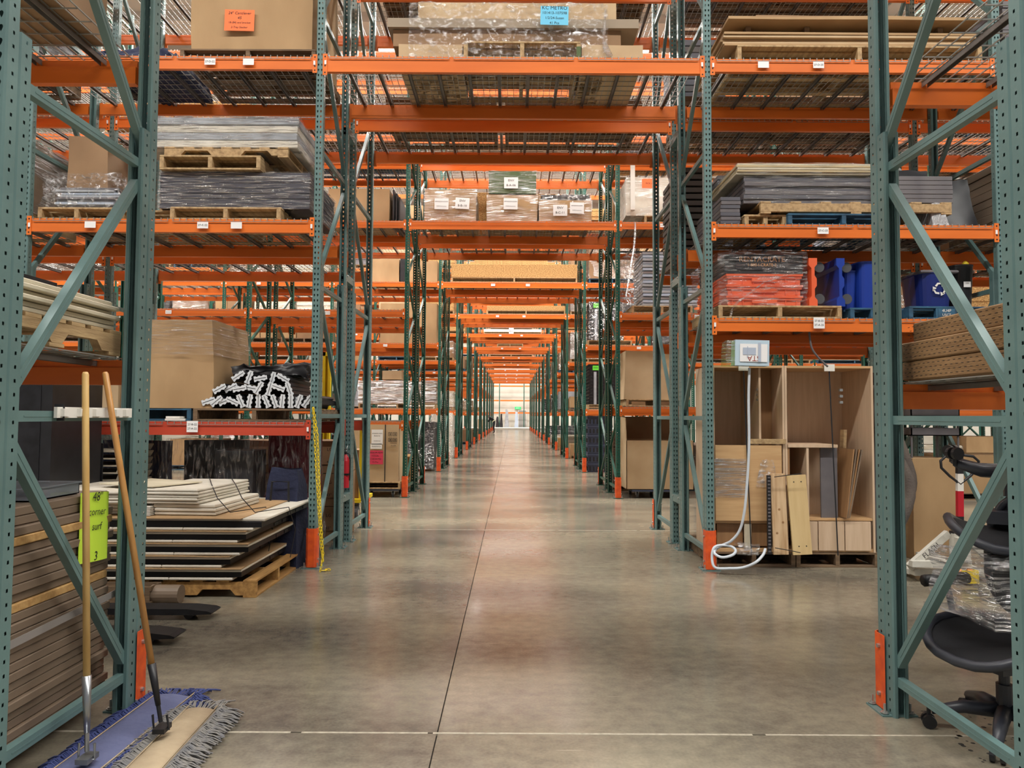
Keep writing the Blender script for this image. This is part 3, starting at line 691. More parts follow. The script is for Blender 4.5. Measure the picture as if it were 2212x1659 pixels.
# level B
z = dz(ZB_L)
X0, X1, Z0, Z1 = fr(322, 690, 458, 888, S+.05)
pallet('blue pallet under the film-wrapped brown carton on level 27-B-22', X0-.5, X1-.2, S+.05, S+1.0, z, BLUEP, h=.12)
t = carton('gaylord_carton', 'big brown carton with film around its top half on level 27-B-22', 'carton', X0-.2, X1, S+.05, S+1.0, z+.122, Z1, CARD, seed=15, amp=.03, taper=.06, crumple=.004)
inst('stretch_wrap', soft(X1-X0+.225, .975, .34, WRAP, 'stretch_wrap', .02, 14, 4, 4, .05), t, (0,0,Z1-z-.122-.34))
X0, X1, Z0, Z1 = fr(116, 822, 250, 885, S+.05)
pallet('blue pallet at the far left of the red beam level', X0, X1, S+.05, S+1.0, z, BLUEP, h=.12)
carton('carton', 'low long tan carton on blue pallet behind the mop handles', 'carton', X0, X1, S+.08, S+1.0, z+.122, z+.48, CARDL, seed=16)
X0, X1, Z0, Z1 = fr(417, 894, 657, 917, S)
pallet('grey weathered pallet under the heap of black connector bars', X0, X1+.1, S, S+1.02, z, WOODG, h=.12)
# heap of extruded connector bars with white toothed ends
def connector_mesh(L):
    b = MB(); pr = []
    for i in range(6): pr += [(-.026+(.007 if i % 2 else 0), -.06+i*.022), (-.026+(.007 if i % 2 else 0), -.06+i*.022+.018)]
    pr2 = [(-a, c) for a, c in reversed(pr)]
    b.prism(pr+pr2, 0, L, axis='y', m=0)
    b.prism([(a*1.05, c*1.02) for a, c in pr+pr2], -.004, .0, axis='y', m=1)
    b.box(-.002,.002,-.006,-.004,-.055,.06,2)
    return b.mesh('connector_bar', [BLACK, mat('white_bar_end', rgb(214,218,222), .5), BLACK])
CM = connector_mesh(.8); rg = random.Random(4)
grp = 'black connector bars heaped on the grey pallet'
def cbar(x, y, zc, tilt, yaw=0, pitch=0):
    o = inst('connector_bar', CM, None, (x, y, zc), (pitch, tilt, yaw)); return tag(o, 'black slotted connector bar with white toothed end, in the heap on grey pallet', 'connector bar', grp)
xs = X0+.12
for k, a in enumerate([70,50,65,-65,-25,10,0,-25,-20,5,0,20,35]):
    cbar(xs+k*.079, S+.04+rg.uniform(0,.03), z+.12+.07, R(a))
for k, a in enumerate([60,62,80,100,30,15,-70,-20]):
    cbar(xs+.1+k*.095, S+.05+rg.uniform(0,.05), z+.12+.185+rg.uniform(0,.02), R(a), rg.uniform(-.06,.06))
for k, a in enumerate([55,20,80,15,-60]):
    cbar(xs+.25+k*.11, S+.08+rg.uniform(0,.08), z+.12+.29+rg.uniform(0,.03), R(a), rg.uniform(-.15,.15))
for k in range(5): cbar(xs+.62+k*.07, S+.12, z+.12+.07+(k%2)*.02, R(90), R(-4))
t = thing('black_foam_strip', 'rumpled black foam strips lying on top of the connector bars', 'foam', (xs+.5, S+.55, z+.12+.34))
inst('foam', soft(.75,.5,.1, BLACK, 'foam', .06, 16, 9, 5, crumple=.03), t)
t = thing('label_scrap', 'small white offcuts lying on the red beam level by the pallet', 'offcuts', (X0-.18, S+.05, z))
MB().cbox((0,0,.012),(.18,.1,.02), rz=.2).cbox((-.02,.02,.034),(.14,.09,.02), rz=-.1).build('offcut', WHITE, t)
# ------------------------------------------------------------------ floor of row 27, left: panels stacked on a pallet, in front of the rack
px0, px1 = -4.3, -2.02
t = pallet('tan notched pallet on the floor carrying the white panel stacks', -3.35, -1.995, 5.62, 6.72, 0, mat('amber_pallet_wood', rgb(190,146,84), .75, c2=rgb(146,106,58), scale=3, stretch=(1,9,9), bump=.25, bscale=20), h=.135, along='x', notch=True)
big = thing('panel_stack', 'broad stack of white-edged black panels with cardboard sheets between, on pallet', 'panel stack', (-2.62, 6.17, .137))
DP = mat('black_panel_core', rgb(20,20,23), .5); 
zc = 0; rg = random.Random(2)
def slab_(nm, m, x0, x1, y0, y1, h, bv=.004):
    global zc
    inst(nm, bxm(x1-x0, y1-y0, h, m, nm, bv), big, ((x0+x1)/2, (y0+y1)/2, zc)); zc += h+.0006
FRONT = -.57
for lay in range(5):
    sh = lay*.012*0
    ex = [.45,.36,.50,.48,.60][lay]; yb = [.75,.78,.84,.82,.86][lay]
    # three white panels side by side, dark core layer, cardboard
    for q in range(3): 
        w3 = (ex+1.05)/3; x0 = -1.05+q*w3
        inst('panel', bxm(w3-.004, yb-FRONT, .02, WHITEB, 'panel', .005), big, (x0+w3/2, (FRONT+yb)/2, zc))
    zc += .0215
    slab_('dark_core', DP, -1.05, ex+.06, FRONT+.02, yb, .045, .002)
    for c in range(3): MB().box(ex+.06, ex+.066, .1+c*.22, .2+c*.22, zc-.038, zc-.012).build('clip', DARKMETAL, big)
    if lay < 4:
        slab_('panel', WHITEB, -1.05, ex+.07, FRONT-.01, yb, .02, .005)
        me = soft(ex+1.13, yb-FRONT+.05, .006, CARD, 'cardboard_sheet', .006, 14, lay, 2.5); inst('cardboard_sheet', me, big, ((ex-1.05)/2+.03, (FRONT+yb)/2, zc+.001)); zc += .009
slab_('panel', WHITEB, -1.05, .68, FRONT+.03, .9, .022, .005)
me = soft(1.55, 1.35, .005, CARD, 'cardboard_sheet', .008, 14, 9, 2.5); inst('cardboard_sheet', me, big, (-.27, .08, zc+.002)); zc += .01
print('STACK top z', zc+.137)
zs = .137+zc+.003
def ws(label, x0, x1, y0, y1, z0, n, rz, th=.024, seed=0):
    return stack('whiteboard_stack', label, 'board stack', x0, x1, y0, y1, z0, z0+n*th, n, [WHITEB], 'whiteboard', .006, .003, rz=rz, seed=seed, bv=.006)
ws('lower right stack of three white framed boards on the cardboard sheet', -2.83, -2.33, 5.70, 6.55, zs, 3, R(-3), .030, seed=3)
ws('lower left stack of white framed boards, half behind the post', -3.75, -3.0, 5.74, 6.5, zs, 4, R(2), .024, seed=2)
ws('upper right stack of white framed boards with dark strap', -2.98, -2.45, 5.68, 6.6, zs+.092, 5, R(-4), .024, seed=4)
ws('upper left stack of white framed boards, topmost by the post', -3.72, -3.0, 5.62, 6.5, zs+.098, 4, R(3), .024, seed=5)
t = thing('loose_board', 'single cream board lying skewed across the top of the white stacks', 'board', (-3.05, 6.05, zs+.2165), R(-24)); inst('board', bxm(.62,.5,.012, BEIGE, 'board', .003), t)
t = thing('bracket_bundle', 'small bundle of white brackets wedged in the panel stack front', 'brackets', (-2.89, 5.76, zs)); 
for i in range(6): inst('bracket', bxm(.06, .2, .009, WHITE, 'bracket', .001), t, (0, 0, i*.0125))
b = MB()
for x, dy in ((-2.50,0),(-2.30,.12)): b.tube([(x-.25,6.5,zs+.222),(x,5.95,zs+.222),(x+.12,5.78,zs+.13),(x+.22,5.80,zs+.012),(x+.37,6.2,zs+.004),(x+.40,6.3,.42),(x+.36,6.3,.18)], .004, 5)
tag(b.build('black_strap', BLACK), 'thin black straps tied over the white panel stacks', 'strap')
# chairs under dark plastic, behind the panel stacks
def bagged(label, x, y, w, h, m, seed, rz=0):
    t = thing('bagged_armchair', label, 'armchair', (x, y, 0), rz)
    b = MB(); b.cbox((0,.02,.24),(w,.6,.2)); b.cbox((0,.26,h*.62),(w,.12,h*.72)); 
    inst('upholstery', soft(w,.14,h*.78, m, 'upholstery', .015, 8, seed), t, (0,.24,h*.22)); inst('seat', soft(w,.6,.2, m, 'seat', .015, 8, seed), t, (0,0,.2))
    for sx in (-1, 1):
        inst('armrest', soft(.1,.55,.3, m, 'armrest', .01, 6, seed), t, (sx*(w/2-.04),0,.32))
        for sy in (-1, 1): inst('leg', bxm(.04,.04,.2,BLACK,'leg'), t, (sx*(w/2-.05), sy*.24, 0))
    inst('plastic_bag', soft(w+.08,.72,h+.03, CLOUDY, 'plastic_bag', .035, 16, seed+3, 3, .12, crumple=.015), t, (0,0,.01))
    return t
bagged('black armchair under plastic behind the panel stacks, left one', -3.95, 7.3, .66, 1.15, NAVY, 1)
bagged('charcoal armchair under plastic, centre of the row behind the panels', -3.1, 7.25, .62, 1.16, BLACK, 2)
bagged('maroon armchair under plastic, right end of the row behind the panels', -2.32, 7.3, .52, 1.24, MAROON, 3, R(-8))
t = carton('carton', 'black glossy carton standing between the bagged armchairs', 'carton', -2.86, -2.5, 6.9, 7.25, .0, 1.08, BLACK, seed=3, wrap=CLOUDY, tape=False)
t = thing('black_bag', 'soft black bag leaning by the orange post guard', 'bag', (-2.16, 6.86, 0), R(-10)); inst('bag', soft(.4,.3,.92, NAVY, 'bag', .05, 14, 5, 2.5, .45), t); MB().tube([(-.1,-.14,.5),(-.08,-.13,.8),(.08,-.12,.8),(.1,-.14,.5)], .012, 6).build('handle', BLACK, t)
# black cabinet, beige trays left
t = carton('black_cabinet', 'tall black cabinet in the dark gap behind the left frame', 'cabinet', -4.7, -3.72, 5.75, 6.45, .0, 1.78, BLACK, amp=.004, tape=False); MB().box(-.4,.4,-.356,-.35,.1,1.7).build('door', DARKMETAL, t)
t = thing('tray_stack', 'stack of beige plastic trays strapped with black bands, left of the post', 'tray stack', (-3.92+.0, 6.85, 0)); TR = mat('beige_tray', rgb(168,158,140), .6)
def tray():
    b = MB(); b.prism([(-.3,0),(.3,0),(.33,.05),(.33,.062),(.3,.062),(.28,.012),(-.28,.012),(-.3,.062),(-.33,.062),(-.33,.05)], -.28, .28); return b.mesh('tray', TR)
TM = tray()
for i in range(17): inst('tray', TM, t, (rg.uniform(-.008,.008), 0, .02+i*.066))
for x in (-.26,-.1,.14): MB().box(x-.02, x+.02, -.3, -.285, .02, 1.16).build('band', BLACK, t)
# LG cartons behind, row 27 rear rack
LGM = textplate('print', [('LG', .05), '', ('43"', .045)], .2, .2, .06, CARDD, False, lead=1.2)
lgc = soft(.325,.6,.37, CARDD, 'carton_body', .004, 4)
for i in range(4):
    for j in range(3):
        t = thing('screen_carton', 'brown screen carton, %s row, %s column of the block behind the chained post' % (('bottom','middle','top')[j], ('leftmost','second','third','rightmost')[i]), 'carton', (-3.09+i*.33, Yb+.42, .005+j*.378), 0, 'screen cartons stacked behind the chained post')
        inst('carton_body', lgc, t); inst('print', LGM, t, (0,-.312,.2))
# ================================================================== ROW 27, right bay
z = dz(ZC-.02-.91+.01); z = dz(2.37)
X0, X1, _, _ = fr(1547, 0, 1808, 1, S); pallet('tan pallet under the orange crates, level 27-B-25', X0, X1, S, S+1.0, z, WOODY, h=.125)
def crate_mesh(w, d, h, m):
    b = MB(); b.box(-w/2+.02,w/2-.02,-d/2+.02,d/2-.02,0,h*.6); b.box(-w/2+.008,w/2-.008,-d/2+.008,d/2-.008,h*.6,h*.8); b.box(-w/2,w/2,-d/2,d/2,h*.8,h)
    for k in range(7):
        x = -w/2+.06+k*(w-.12)/6; b.box(x-.004,x+.004,-d/2+.012,-d/2+.02,.01,h*.6)
    b.box(-.12,.12,-d/2+.004,-d/2+.02,h*.3,h*.6)
    return b.mesh('tote_body', m)
X0, X1, Z0, Z1 = fr(1570, 590, 1737, 655, S+.05); ch = (Z1-z-.127)/3
cr = cached('crate', lambda: crate_mesh(X1-X0, .5, ch-.002, CRATEO))
for i, nm in enumerate(('lowest', 'middle', 'topmost')):
    t = thing('tote_crate', '%s of three orange moving crates under the black lids' % nm, 'crate', ((X0+X1)/2, S+.32, z+.127+i*ch)); inst('tote_body', cr, t)
for i, nm in enumerate(('lower', 'middle', 'upper')):
    t = thing('tote_crate', '%s orange crate of the rear pile, behind the film' % nm, 'crate', ((X0+X1)/2-.02, S+.83, z+.127+i*ch)); inst('tote_body', cr, t)
X2, X3, Z2, Z3 = fr(1566, 546, 1737, 590, S+.05)
t = thing('lid_bundle', 'bundle of black crate lids with gold lettering on the orange crates', 'crate lids', ((X0+X1)/2, S+.55, z+.127+3*ch))
for i in range(5): inst('lid', bxm(X1-X0+.02, .92, (Z3-Z2)/5-.002, BLACK, 'lid', .006), t, (0,0,i*(Z3-Z2)/5))
GOLD = mat('gold_print', rgb(206,150,96), .5)
textplate('lettering', [('RENTACRATE', .072), ('1-800-I-CRATE-2', .04)], .5, .15, .05, BLACK, t, (-.02,-.468,.115), ink=GOLD, lead=1.1)
t2 = thing('film_cover', 'clear film wound around the orange crates and black lids', 'plastic film', ((X0+X1)/2-.03, S+.55, z+.127))
inst('film', soft(X1-X0+.1, 1.06, 3*ch+Z3-Z2+.02, wrap_mat('film_bright', amount=.2, streak=(2,2,16), rough=.16), 'film', .02, 20, 5, 4, crumple=.012), t2)
MB().tube([(-.3,-.53,-.03),(-.25,-.535,.03),(0,-.54,.22),(.3,-.53,.32)], .008, 6, rs=[.02,.012,.006,.004]).tube([(-.3,-.53,-.03),(-.33,-.53,-.15),(-.3,-.53,-.2)], .012, 6).build('film_knot', wrap_mat('film_rope2', amount=.85), t2, smooth=True)
def dolly(label, x, m, loc_z):
    t = thing('crate_dolly', label, 'dolly', (x, S+.35, loc_z)); h = .47
    b = MB(); b.prism([(-.035,0),(.045,0),(.045,.06),(.02,.09),(.02,.17),(.04,.2),(.04,.27),(.02,.3),(.02,.38),(.045,.41),(.045,h),(-.035,h),(-.035,.40),(-.01,.37),(-.01,.10),(-.035,.07)], -.3, .3, axis='y'); b.build('dolly_frame', m, t)
    for zz in (.08, .39):
        for y in (-.24, .24): MB().tube([(.085,y-.014,zz),(.085,y+.014,zz)], .05, 16).tube([(.045,y,zz),(.085,y,zz)], .012, 6).build('wheel', RUBBER, t)
    return t
dolly('orange dolly standing on edge right of the orange crates', 3.0-.10, CRATEO, z+.127)
xx = at(1785, 600, S+.35).x; dolly('blue dolly on edge with grey wheels, next to the blue bins', xx, BLUE, z+.127)
def bin_(label, x, y, zb, w, d, h, m, rim=None, rot=0, tape=.85):
    t = thing('waste_bin', label, 'bin', (x, y, zb), rot); b = MB(); n = 24
    sup = lambda a, k: (w/2*k*math.copysign(abs(math.cos(a))**.6, math.cos(a)), d/2*k*math.copysign(abs(math.sin(a))**.6, math.sin(a)))
    rings = [(0,tape),(h,1),(h+.005,1.03),(h+.02,1.03),(h+.02,.97),(.01,tape-.04)]
    for zz, k in rings: b.v += [(*sup(2*math.pi*i/n, k), zz) for i in range(n)]
    b.f = [tuple(range(n-1,-1,-1))]+[(r*n+i, r*n+(i+1)%n, r*n+n+(i+1)%n, r*n+n+i) for r in range(len(rings)-1) for i in range(n)]+[tuple(5*n+i for i in range(n))]; b.m = [0]*len(b.f)
    b.build('bin_body', m, t, smooth=False)
    return t
X0, X1, _, _ = fr(1815, 0, 1878, 1, S+.2)
pallet('blue pallet under the two leaning blue bins, level 27-B-25', X0-.02, X1+.12, S+.05, S+1.0, z, BLUEP, h=.115)
a = bin_('smaller blue bin beside the grey dolly wheel', at(1818,600,S+.35).x, S+.35, z+.118, .17, .4, .36, BLUE)
a = bin_('taller blue bin left of the front post, same blue pallet', at(1851,600,S+.35).x, S+.30, z+.118, .22, .42, .44, BLUE)
X0, X1, _, _ = fr(1938, 0, 2116, 1, S+.1); zb = z+.127
t = pallet('blue-painted pallet with stencilled white letters, under the recycling bin', X0, X1, S+.0, S+1.0, z, BLUEP, h=.125)
textplate('stencil', [('4U4P', .04), ('USCT', .034)], .16, .085, .045, BLUEP, t, (-.05,-.503,.062), ink=WHITE, lead=.9)
MB().cbox((-.05,-.48,.062),(.2,.04,.088)).build('block', BLUEP, t)
t = bin_('dark blue recycling bin with white arrows symbol and grey lid', at(2000,600,S+.35).x, S+.35, zb, .36, .46, .34, mat('recycle_blue', rgb(26,42,110), .35))
inst('lid', bxm(.37,.47,.03,GREYB,'lid',.01), t, (0,0,.345))
b = MB()   # three chasing arrows
for k in range(3):
    a0 = R(90+120*k); M = Matrix.Rotation(a0-R(90), 2)
    for poly in ([(-.045,.03),(-.02,.06),(.02,.06),(.03,.045),(-.01,.045),(-.028,.02)], [(.012,.07),(.052,.045),(.022,.02)]):
        b.prism([tuple(M @ Vector(p)) for p in poly], -.002, 0)
b.build('recycling_symbol', WHITE, t, (.0,-.223,.19), smooth=False)
t = bin_('black bin with small white label, right of the recycling bin', at(2066,600,S+.35).x, S+.35, zb, .22, .3, .43, BLACK)
textplate('label', ['USA', ''], .07, .055, .018, PAPER, t, (.01,-.152,.25)); 
MB().tube([(0,0,0),(0,0,.03),(0,0,.05)], .03, 10, rs=[.035,.03,.01]).build('yellow_cap', YEL, t, (.06, -.05, .452), smooth=True)
bin_('tall black bin mostly hidden behind the front post', at(1895,600,S+.4).x, S+.4, zb-.004, .2, .34, .47, BLACK)
# level C right
z = dz(ZC-.02)
X0, X1, _, _ = fr(1752, 0, 1880, 1, S); pallet('blue pallet under the tan pallet, level 27-C-25', X0-.25, X1+.25, S, S+1.0, z, BLUEP, h=.12)
X0, X1, _, _ = fr(1604, 0, 1700, 1, S+.05); pallet('tan pallet lying beside the blue one, level 27-C-25', X0, X1-.03, S+.05, S+1.0, z, WOODY, h=.12)
X0, X1, Z0, Z1 = fr(1643, 430, 2056, 459, S+.02); zt = z+.122
pallet('long tan pallet bridging the blue pallet on level 27-C-25', X0, X1, S+.02, S+1.05, zt, WOOD, h=.12, along='x')
X2, X3, Z2, Z3 = fr(1597, 383, 1905, 430, S+.1)
stack('grey_board_stack', 'thin grey boards sagging under film, left load on level 27-C-25', 'board stack', X2+.05, X3-.02, S+.1, S+1.0, zt+.122, Z3, 6, [GREYB, mat('slate_board', rgb(84,84,92), .5)], 'board', .012, seed=21, wrap=WRAP)
X2, X3, Z2, Z3 = fr(1590, 358, 1880, 382, S+.1)
stack('beige_board_stack', 'five pale fluted boards, top of left load on level 27-C-25', 'board stack', X2, X3, S+.08, S+.95, Z2+.012, Z3+.02, 5, [BEIGE, mat('kraft_board', rgb(190,170,130), .7)], 'board', .01, seed=22, wrap=WRAP, wpad=.002)
X2, X3, Z2, Z3 = fr(1557, 425, 1602, 486, S+.1)
stack('grey_profile_stack', 'short pile of grey channel profiles left of the tan pallet', 'profile stack', X2-.0, X3-.01, S+.1, S+1.0, z, Z3, 8, [GREYB, mat('slate_board2', rgb(84,84,92), .5)], 'profile', .006, seed=23)
X2, X3, Z2, Z3 = fr(1935, 380, 2058, 430, S+.06)
stack('charcoal_board_stack', 'neat stack of six charcoal boards seen through the right frame', 'board stack', 3.50, X3, S+.06, S+1.0, zt+.122, Z3, 6, [GREYB], 'board', .003, seed=24)
carton('folded_cover', 'black folded cover on top of the charcoal boards', 'cover', 3.55, X3-.22, S+.1, S+.7, Z3+.002, Z3+.07, BLACK, tape=False, crumple=.01, seed=2)
t = carton('garment_bag', 'slanted black garment bags slumped against the right end upright', 'garment bag', 4.24, 4.58, S+.1, S+.9, z, z+.54, BLACK, tape=False, amp=.06, taper=.35, crumple=.012, seed=31)
t = carton('film_bag', 'cloudy pleated plastic bag under the black garment bags', 'plastic bag', 4.06, 4.225, S+.0, S+.4, z, z+.26, mat('cloudy_film', rgb(150,150,152), .3, bump=.6, bscale=14, stretch=(6,6,.6)), tape=False, amp=.05, taper=.3, seed=32)
# level D right: long pallets carrying sheets
z = dz(ZD)
X0, X1, Z0, Z1 = fr(1593, 97, 2110, 124, S)
pallet('long tan pallet under the sheet stack on level 27-D-25', X0, 4.56, S, S+1.05, z, WOODY, h=Z1-z, nb=9)
X0, X1, Z2, Z3 = fr(1563, 70, 2080, 95, S+.03)
stack('cardboard_sheet_stack', 'stack of thick brown sheets on the long pallet, level 27-D-25', 'sheet stack', X0, 4.52, S+.03, S+1.05, Z1+.002, Z3, 5, [CARD, CARDL], 'sheet', .025, .004, seed=41, bv=.002)
X0, X1, Z4, Z5 = fr(1571, 40, 2120, 68, S+.03)
t = thing('sheet_pallet', 'top sheet raised on red-tipped wooden blocks, level 27-D-25', 'sheet', ((X0+4.55)/2, S+.5, Z3+.003))
for k in (-1.0,-.42,.28,.9):
    inst('block', bxm(.05,.9,Z5-Z3-.04,WOODG,'block',.003), t, (k,0.05,0))
inst('sheet', soft(4.55-X0, 1.05, .03, CARD, 'sheet', .012, 12, 4, 1.5), t, (0,0,Z5-Z3-.037)); inst('sheet', soft(4.2-X0, 1.0, .012, CARDD, 'sheet', .012, 12, 6, 1.5), t, (.1,0,Z5-Z3-.003))

# ------------------------------------------------------------------ cabinets on the floor, right
yf = 6.86
pallet('wide wooden pallet under the oak cabinets, left half', 1.93, 2.72, yf, yf+1.0, 0, WOODG, h=.14)
pallet('wide wooden pallet under the oak cabinets, right half', 2.73, 3.52, yf, yf+1.0, 0, WOODG, h=.14)
z0 = .142; H = 1.79; dp = .62
def cab(label, x0, x1, parts, yo=0):
    t = thing('wardrobe_cabinet', label, 'cabinet', ((x0+x1)/2, yf+yo, z0)); w = x1-x0
    pn = lambda nm, a, b_, y0, y1, c, d, m=LAM: MB().box(a-w/2, b_-w/2, y0, y1, c, d).build(nm, m, t)
    pn('side_panel', 0, .02, 0, dp, 0, H, LAM); pn('side_panel', w-.02, w, 0, dp, 0, H, LAM)
    pn('top_panel', .0205, w-.0205, 0, dp, H-.022, H, LAMX); pn('bottom_panel', .0205, w-.0205, .01, dp, .0, .03, LAMX)
    pn('back_panel', .0205, w-.0205, dp-.012, dp, .031, H-.023, LAM)
    parts(t, pn, w); return t
def partsL(t, pn, w):
    pn('divider', .47, .49, .06, dp-.013, .93, H-.023, LAM)
    pn('inner_panel', .491, w-.021, .28, .295, .98, H-.023, LAMD)
    pn('door_panel', .021, w-.04, -.02, -.001, .30, 1.02, LAMX)
    pn('shelf', .021, w-.021, .01, dp-.013, .27, .298, LAMX)
    for x, m in ((.05, LAMD), (.37, LAMD)): pn('drawer_front', x+.0, x+(.25 if x < .1 else .17), .05, .065, .05, .26, m)
    pn('brace_board', .30, .365, .0, .02, .031, .268, BEIGE)
    pn('ledge', .35, w+.0, -.03, .05, 1.035, 1.08, WOODY)
    for q in range(3): MB().cbox((.13,.1,1.46+q*.05),(.03,.03,.02)).build('hinge', ZINC, t)
    inst('film_patch', soft(.30,.012,.37, wrap_mat('film_patch', amount=.55, streak=(1,1,36), rough=.1), 'film_patch', .004, 12, 2, 6, crumple=.003), t, (-.19,-.028,.52))
    inst('film_patch', soft(.22,.012,.26, WRAPV, 'film_patch', .01, 12, 7, 6, .5, crumple=.01), t, (.17,-.028,.62))
def partsR(t, pn, w):
    pn('shelf', .021, w-.021, .01, dp-.013, .30, .322, LAMX)
    for i in range(3): pn('drawer_front', .05+.0+i*.255, .05+.245+i*.255, -.012, .004, .02, .295, LAM)
    # smaller open box set inside
    pn('inner_box_side', .022, .04, .0, .5, .323, 1.02, LAMD); pn('inner_box_side', .20, .222, -.005, .5, .323, 1.0, LAM)
    pn('inner_box_top', .022, .50, -.01, .5, 1.001, 1.03, LAM)
    pn('inner_back', .223, .50, .3, .315, .323, .998, LAM); pn('dark_board', .36, .52, .05, .07, .323, .995, GREYB)
    for q in range(3): MB().cbox((.17,.12,1.44+q*.06),(.03,.03,.025)).build('hinge', ZINC, t)
    for s in (0,1,2,3):
        M = Matrix.Rotation(R(7+s*1.5), 3, 'Y'); MB().cbox((.17+s*.018,.1,.66),(.012,.3,.66), M=M).build('leaning_board', TAUPE if s % 2 else LAMD, t)
    M = Matrix.Rotation(R(3), 3, 'Y'); MB().cbox((.255,.3,.75),(.03,.08,.84), M=M).build('leaning_board', WOODY, t)
cab('left oak laminate wardrobe with horizontal-grain door panel and film patches', 1.935, 2.632, partsL)
cab('right oak laminate wardrobe, open, with a small box and boards inside', 2.636, 3.49, partsR)
for lbl, px in (('black strap around the left wardrobe', 1612), ('black strap around the right wardrobe', 1797)):
    x = at(px, 1000, yf).x; b = MB(); b.bar((x-.03,yf-.034,z0+H), (x+.03,yf-.034,.12), .011, .003, up=(0,1,0)); b.box(x-.035,x-.024,yf-.034,yf+.6,z0+H+.001,z0+H+.004)
    tag(b.build('black_strap', BLACK), lbl, 'strap')
    t = thing('corner_clip', 'white edge protector on the top edge, on the '+lbl[6:], 'edge protector', (x-.03, yf-.04, z0+H-.055)); b = MB(); b.box(-.05,.05,-.006,0,0,.065); b.box(-.05,.05,0,.07,.061,.067); b.build('clip', WHITE, t)
x = at(1684, 1100, yf-.06).x
def lean(label, nm, pxa, pxb, pyt, m, tilt, y=None, rx=-4):
    X0, X1, Z0, Z1 = fr(pxa, pyt, pxb, 1190, yf-.1)
    t = thing('leaning_board', label, 'board', ((X0+X1)/2, yf-.12, .142)); t.rotation_euler = (R(rx), R(tilt), 0)
    inst('board', bxm(X1-X0, .022, Z1-.142, m, nm, .002), t); return t
PINE = mat('pine_board', rgb(208,178,140), .65, c2=rgb(176,140,100), scale=4, stretch=(8,8,.7), fac=(.4,.7)); BIRCH = mat('birch_board', rgb(214,188,138), .6, c2=rgb(196,166,116), scale=3, stretch=(4,4,.5))
t = lean('knotty pine board leaning on the oak cabinets, left one', 'pine', 1667, 1701, 1023, PINE, -.5)
for p in ((-.03,.2),(.03,.3),(.0,.42)): MB().tube([(p[0],-.0125,p[1]),(p[0],-.0105,p[1])], .011, 10).build('knot', LAMD, t)
t = lean('pale birch board leaning on the oak cabinets, right one', 'birch', 1709, 1752, 1026, BIRCH, -2.5)
for p in ((-.03,.08),(.04,.08),(-.03,.68),(.04,.68)): MB().tube([(p[0],-.0125,p[1]),(p[0],-.0105,p[1])], .006, 8).build('screw_hole', INK, t)
t = thing('black_rail', 'perforated black rail standing left of the pine board', 'rail', (at(1661,1100,yf-.1).x, yf-.10, .142)); b = MB(); b.box(-.018,.018,-.01,.01,0,.74)
for k in range(22): b.box(-.012,.012,-.012,-.01,.02+k*.033,.034+k*.033,1)
b.build('rail', [BLACK, GREYB], t)
b = MB(); b.tube([(2.47,yf-.15,.87),(2.55,yf-.18,.885),(2.72,yf-.17,.905)], .004, 5); b.tube([(2.47,yf-.15,.21),(2.6,yf-.17,.19),(2.7,yf-.17,.17)], .004, 5); tag(b.build('cord', BLACK), 'black cord tying the pine board to the rail', 'cord')
# upside-down plastic case on a white pole, with hose
yc = 6.60
X0, X1, Z0, Z1 = fr(1583, 736, 1657, 791, yc)
t = thing('plastic_case', 'light blue plastic case with upside-down lettering, taped on a white pole', 'case', ((X0+X1)/2, yc, Z0)); t.rotation_euler = (0, R(1), 0)
CASE = mat('pale_blue_case', rgb(186,208,222), .45); w = X1-X0; h = Z1-Z0
inst('shell', soft(w, .12, h, CASE, 'shell', .004, 8, 2), t); inst('film_bundle', soft(.09,.16,h*.95, wrap_mat('film_green', (.85,.95,.6), .4), 'film_bundle', .012, 10, 6, crumple=.006), t, (-w/2-.03,.03,0))
tp = textplate('label', ['STA'], w*.8, h*.7, .07, PAPER, t, (.01,-.068,h/2), rot=(0,math.pi,0), ink=mat('red_ink', rgb(150,60,50), .6), dy=.05)
MB().box(-.05,-.045,-.073,-.07,h*.3,h*.75).box(.05,.075,-.073,-.07,h*.15,h*.9).box(-.09,.03,-.071,-.07,h*.42,h*.7).build('tape_strips', BLUEG, t)
HOSE = mat('pale_hose', rgb(198,206,214), .4)
hp = [at(px, py, y) for px, py, y in ((1619,795,yc),(1617,860,yc),(1618,960,yc-.02),(1614,1040,yc-.04),(1608,1105,yc-.05),(1598,1145,yc-.03),(1580,1168,yc),(1560,1178,yc+.05),(1547,1186,yc+.06),(1544,1196,6.55),(1560,1204,6.50),(1582,1199,6.50),(1589,1189,6.56),(1578,1180,6.62),(1556,1178,6.63),(1542,1184,6.62))]
hp2 = [at(px, py, y) for px, py, y in ((1542,1184,6.62),(1538,1205,6.60),(1545,1226,6.55),(1575,1228,6.52),(1605,1226,6.50),(1632,1215,6.46),(1648,1199,6.50),(1653,1186,6.56))]
def smooth_path(P, k=5):
    out = []
    for i in range(len(P)-1):
        p0, p1, p2, p3 = P[max(i-1,0)], P[i], P[i+1], P[min(i+2,len(P)-1)]
        for j in range(k):
            s = j/k; out.append(.5*((2*p1)+(p2-p0)*s+(2*p0-5*p1+4*p2-p3)*s*s+(3*p1-p0-3*p2+p3)*s**3))
    return out+[P[-1]]
hs = smooth_path(hp+hp2[1:]); hs = [Vector((p.x, p.y, max(p.z, .016))) for p in hs]
tag(MB().tube(hs, .0125, 10).build('hose', HOSE, smooth=True), 'pale grey hose hanging from the case and looping onto the floor by the orange guard', 'hose')
X0, X1, Z0, Z1 = fr(1600, 1172, 1656, 1197, yf-.22)
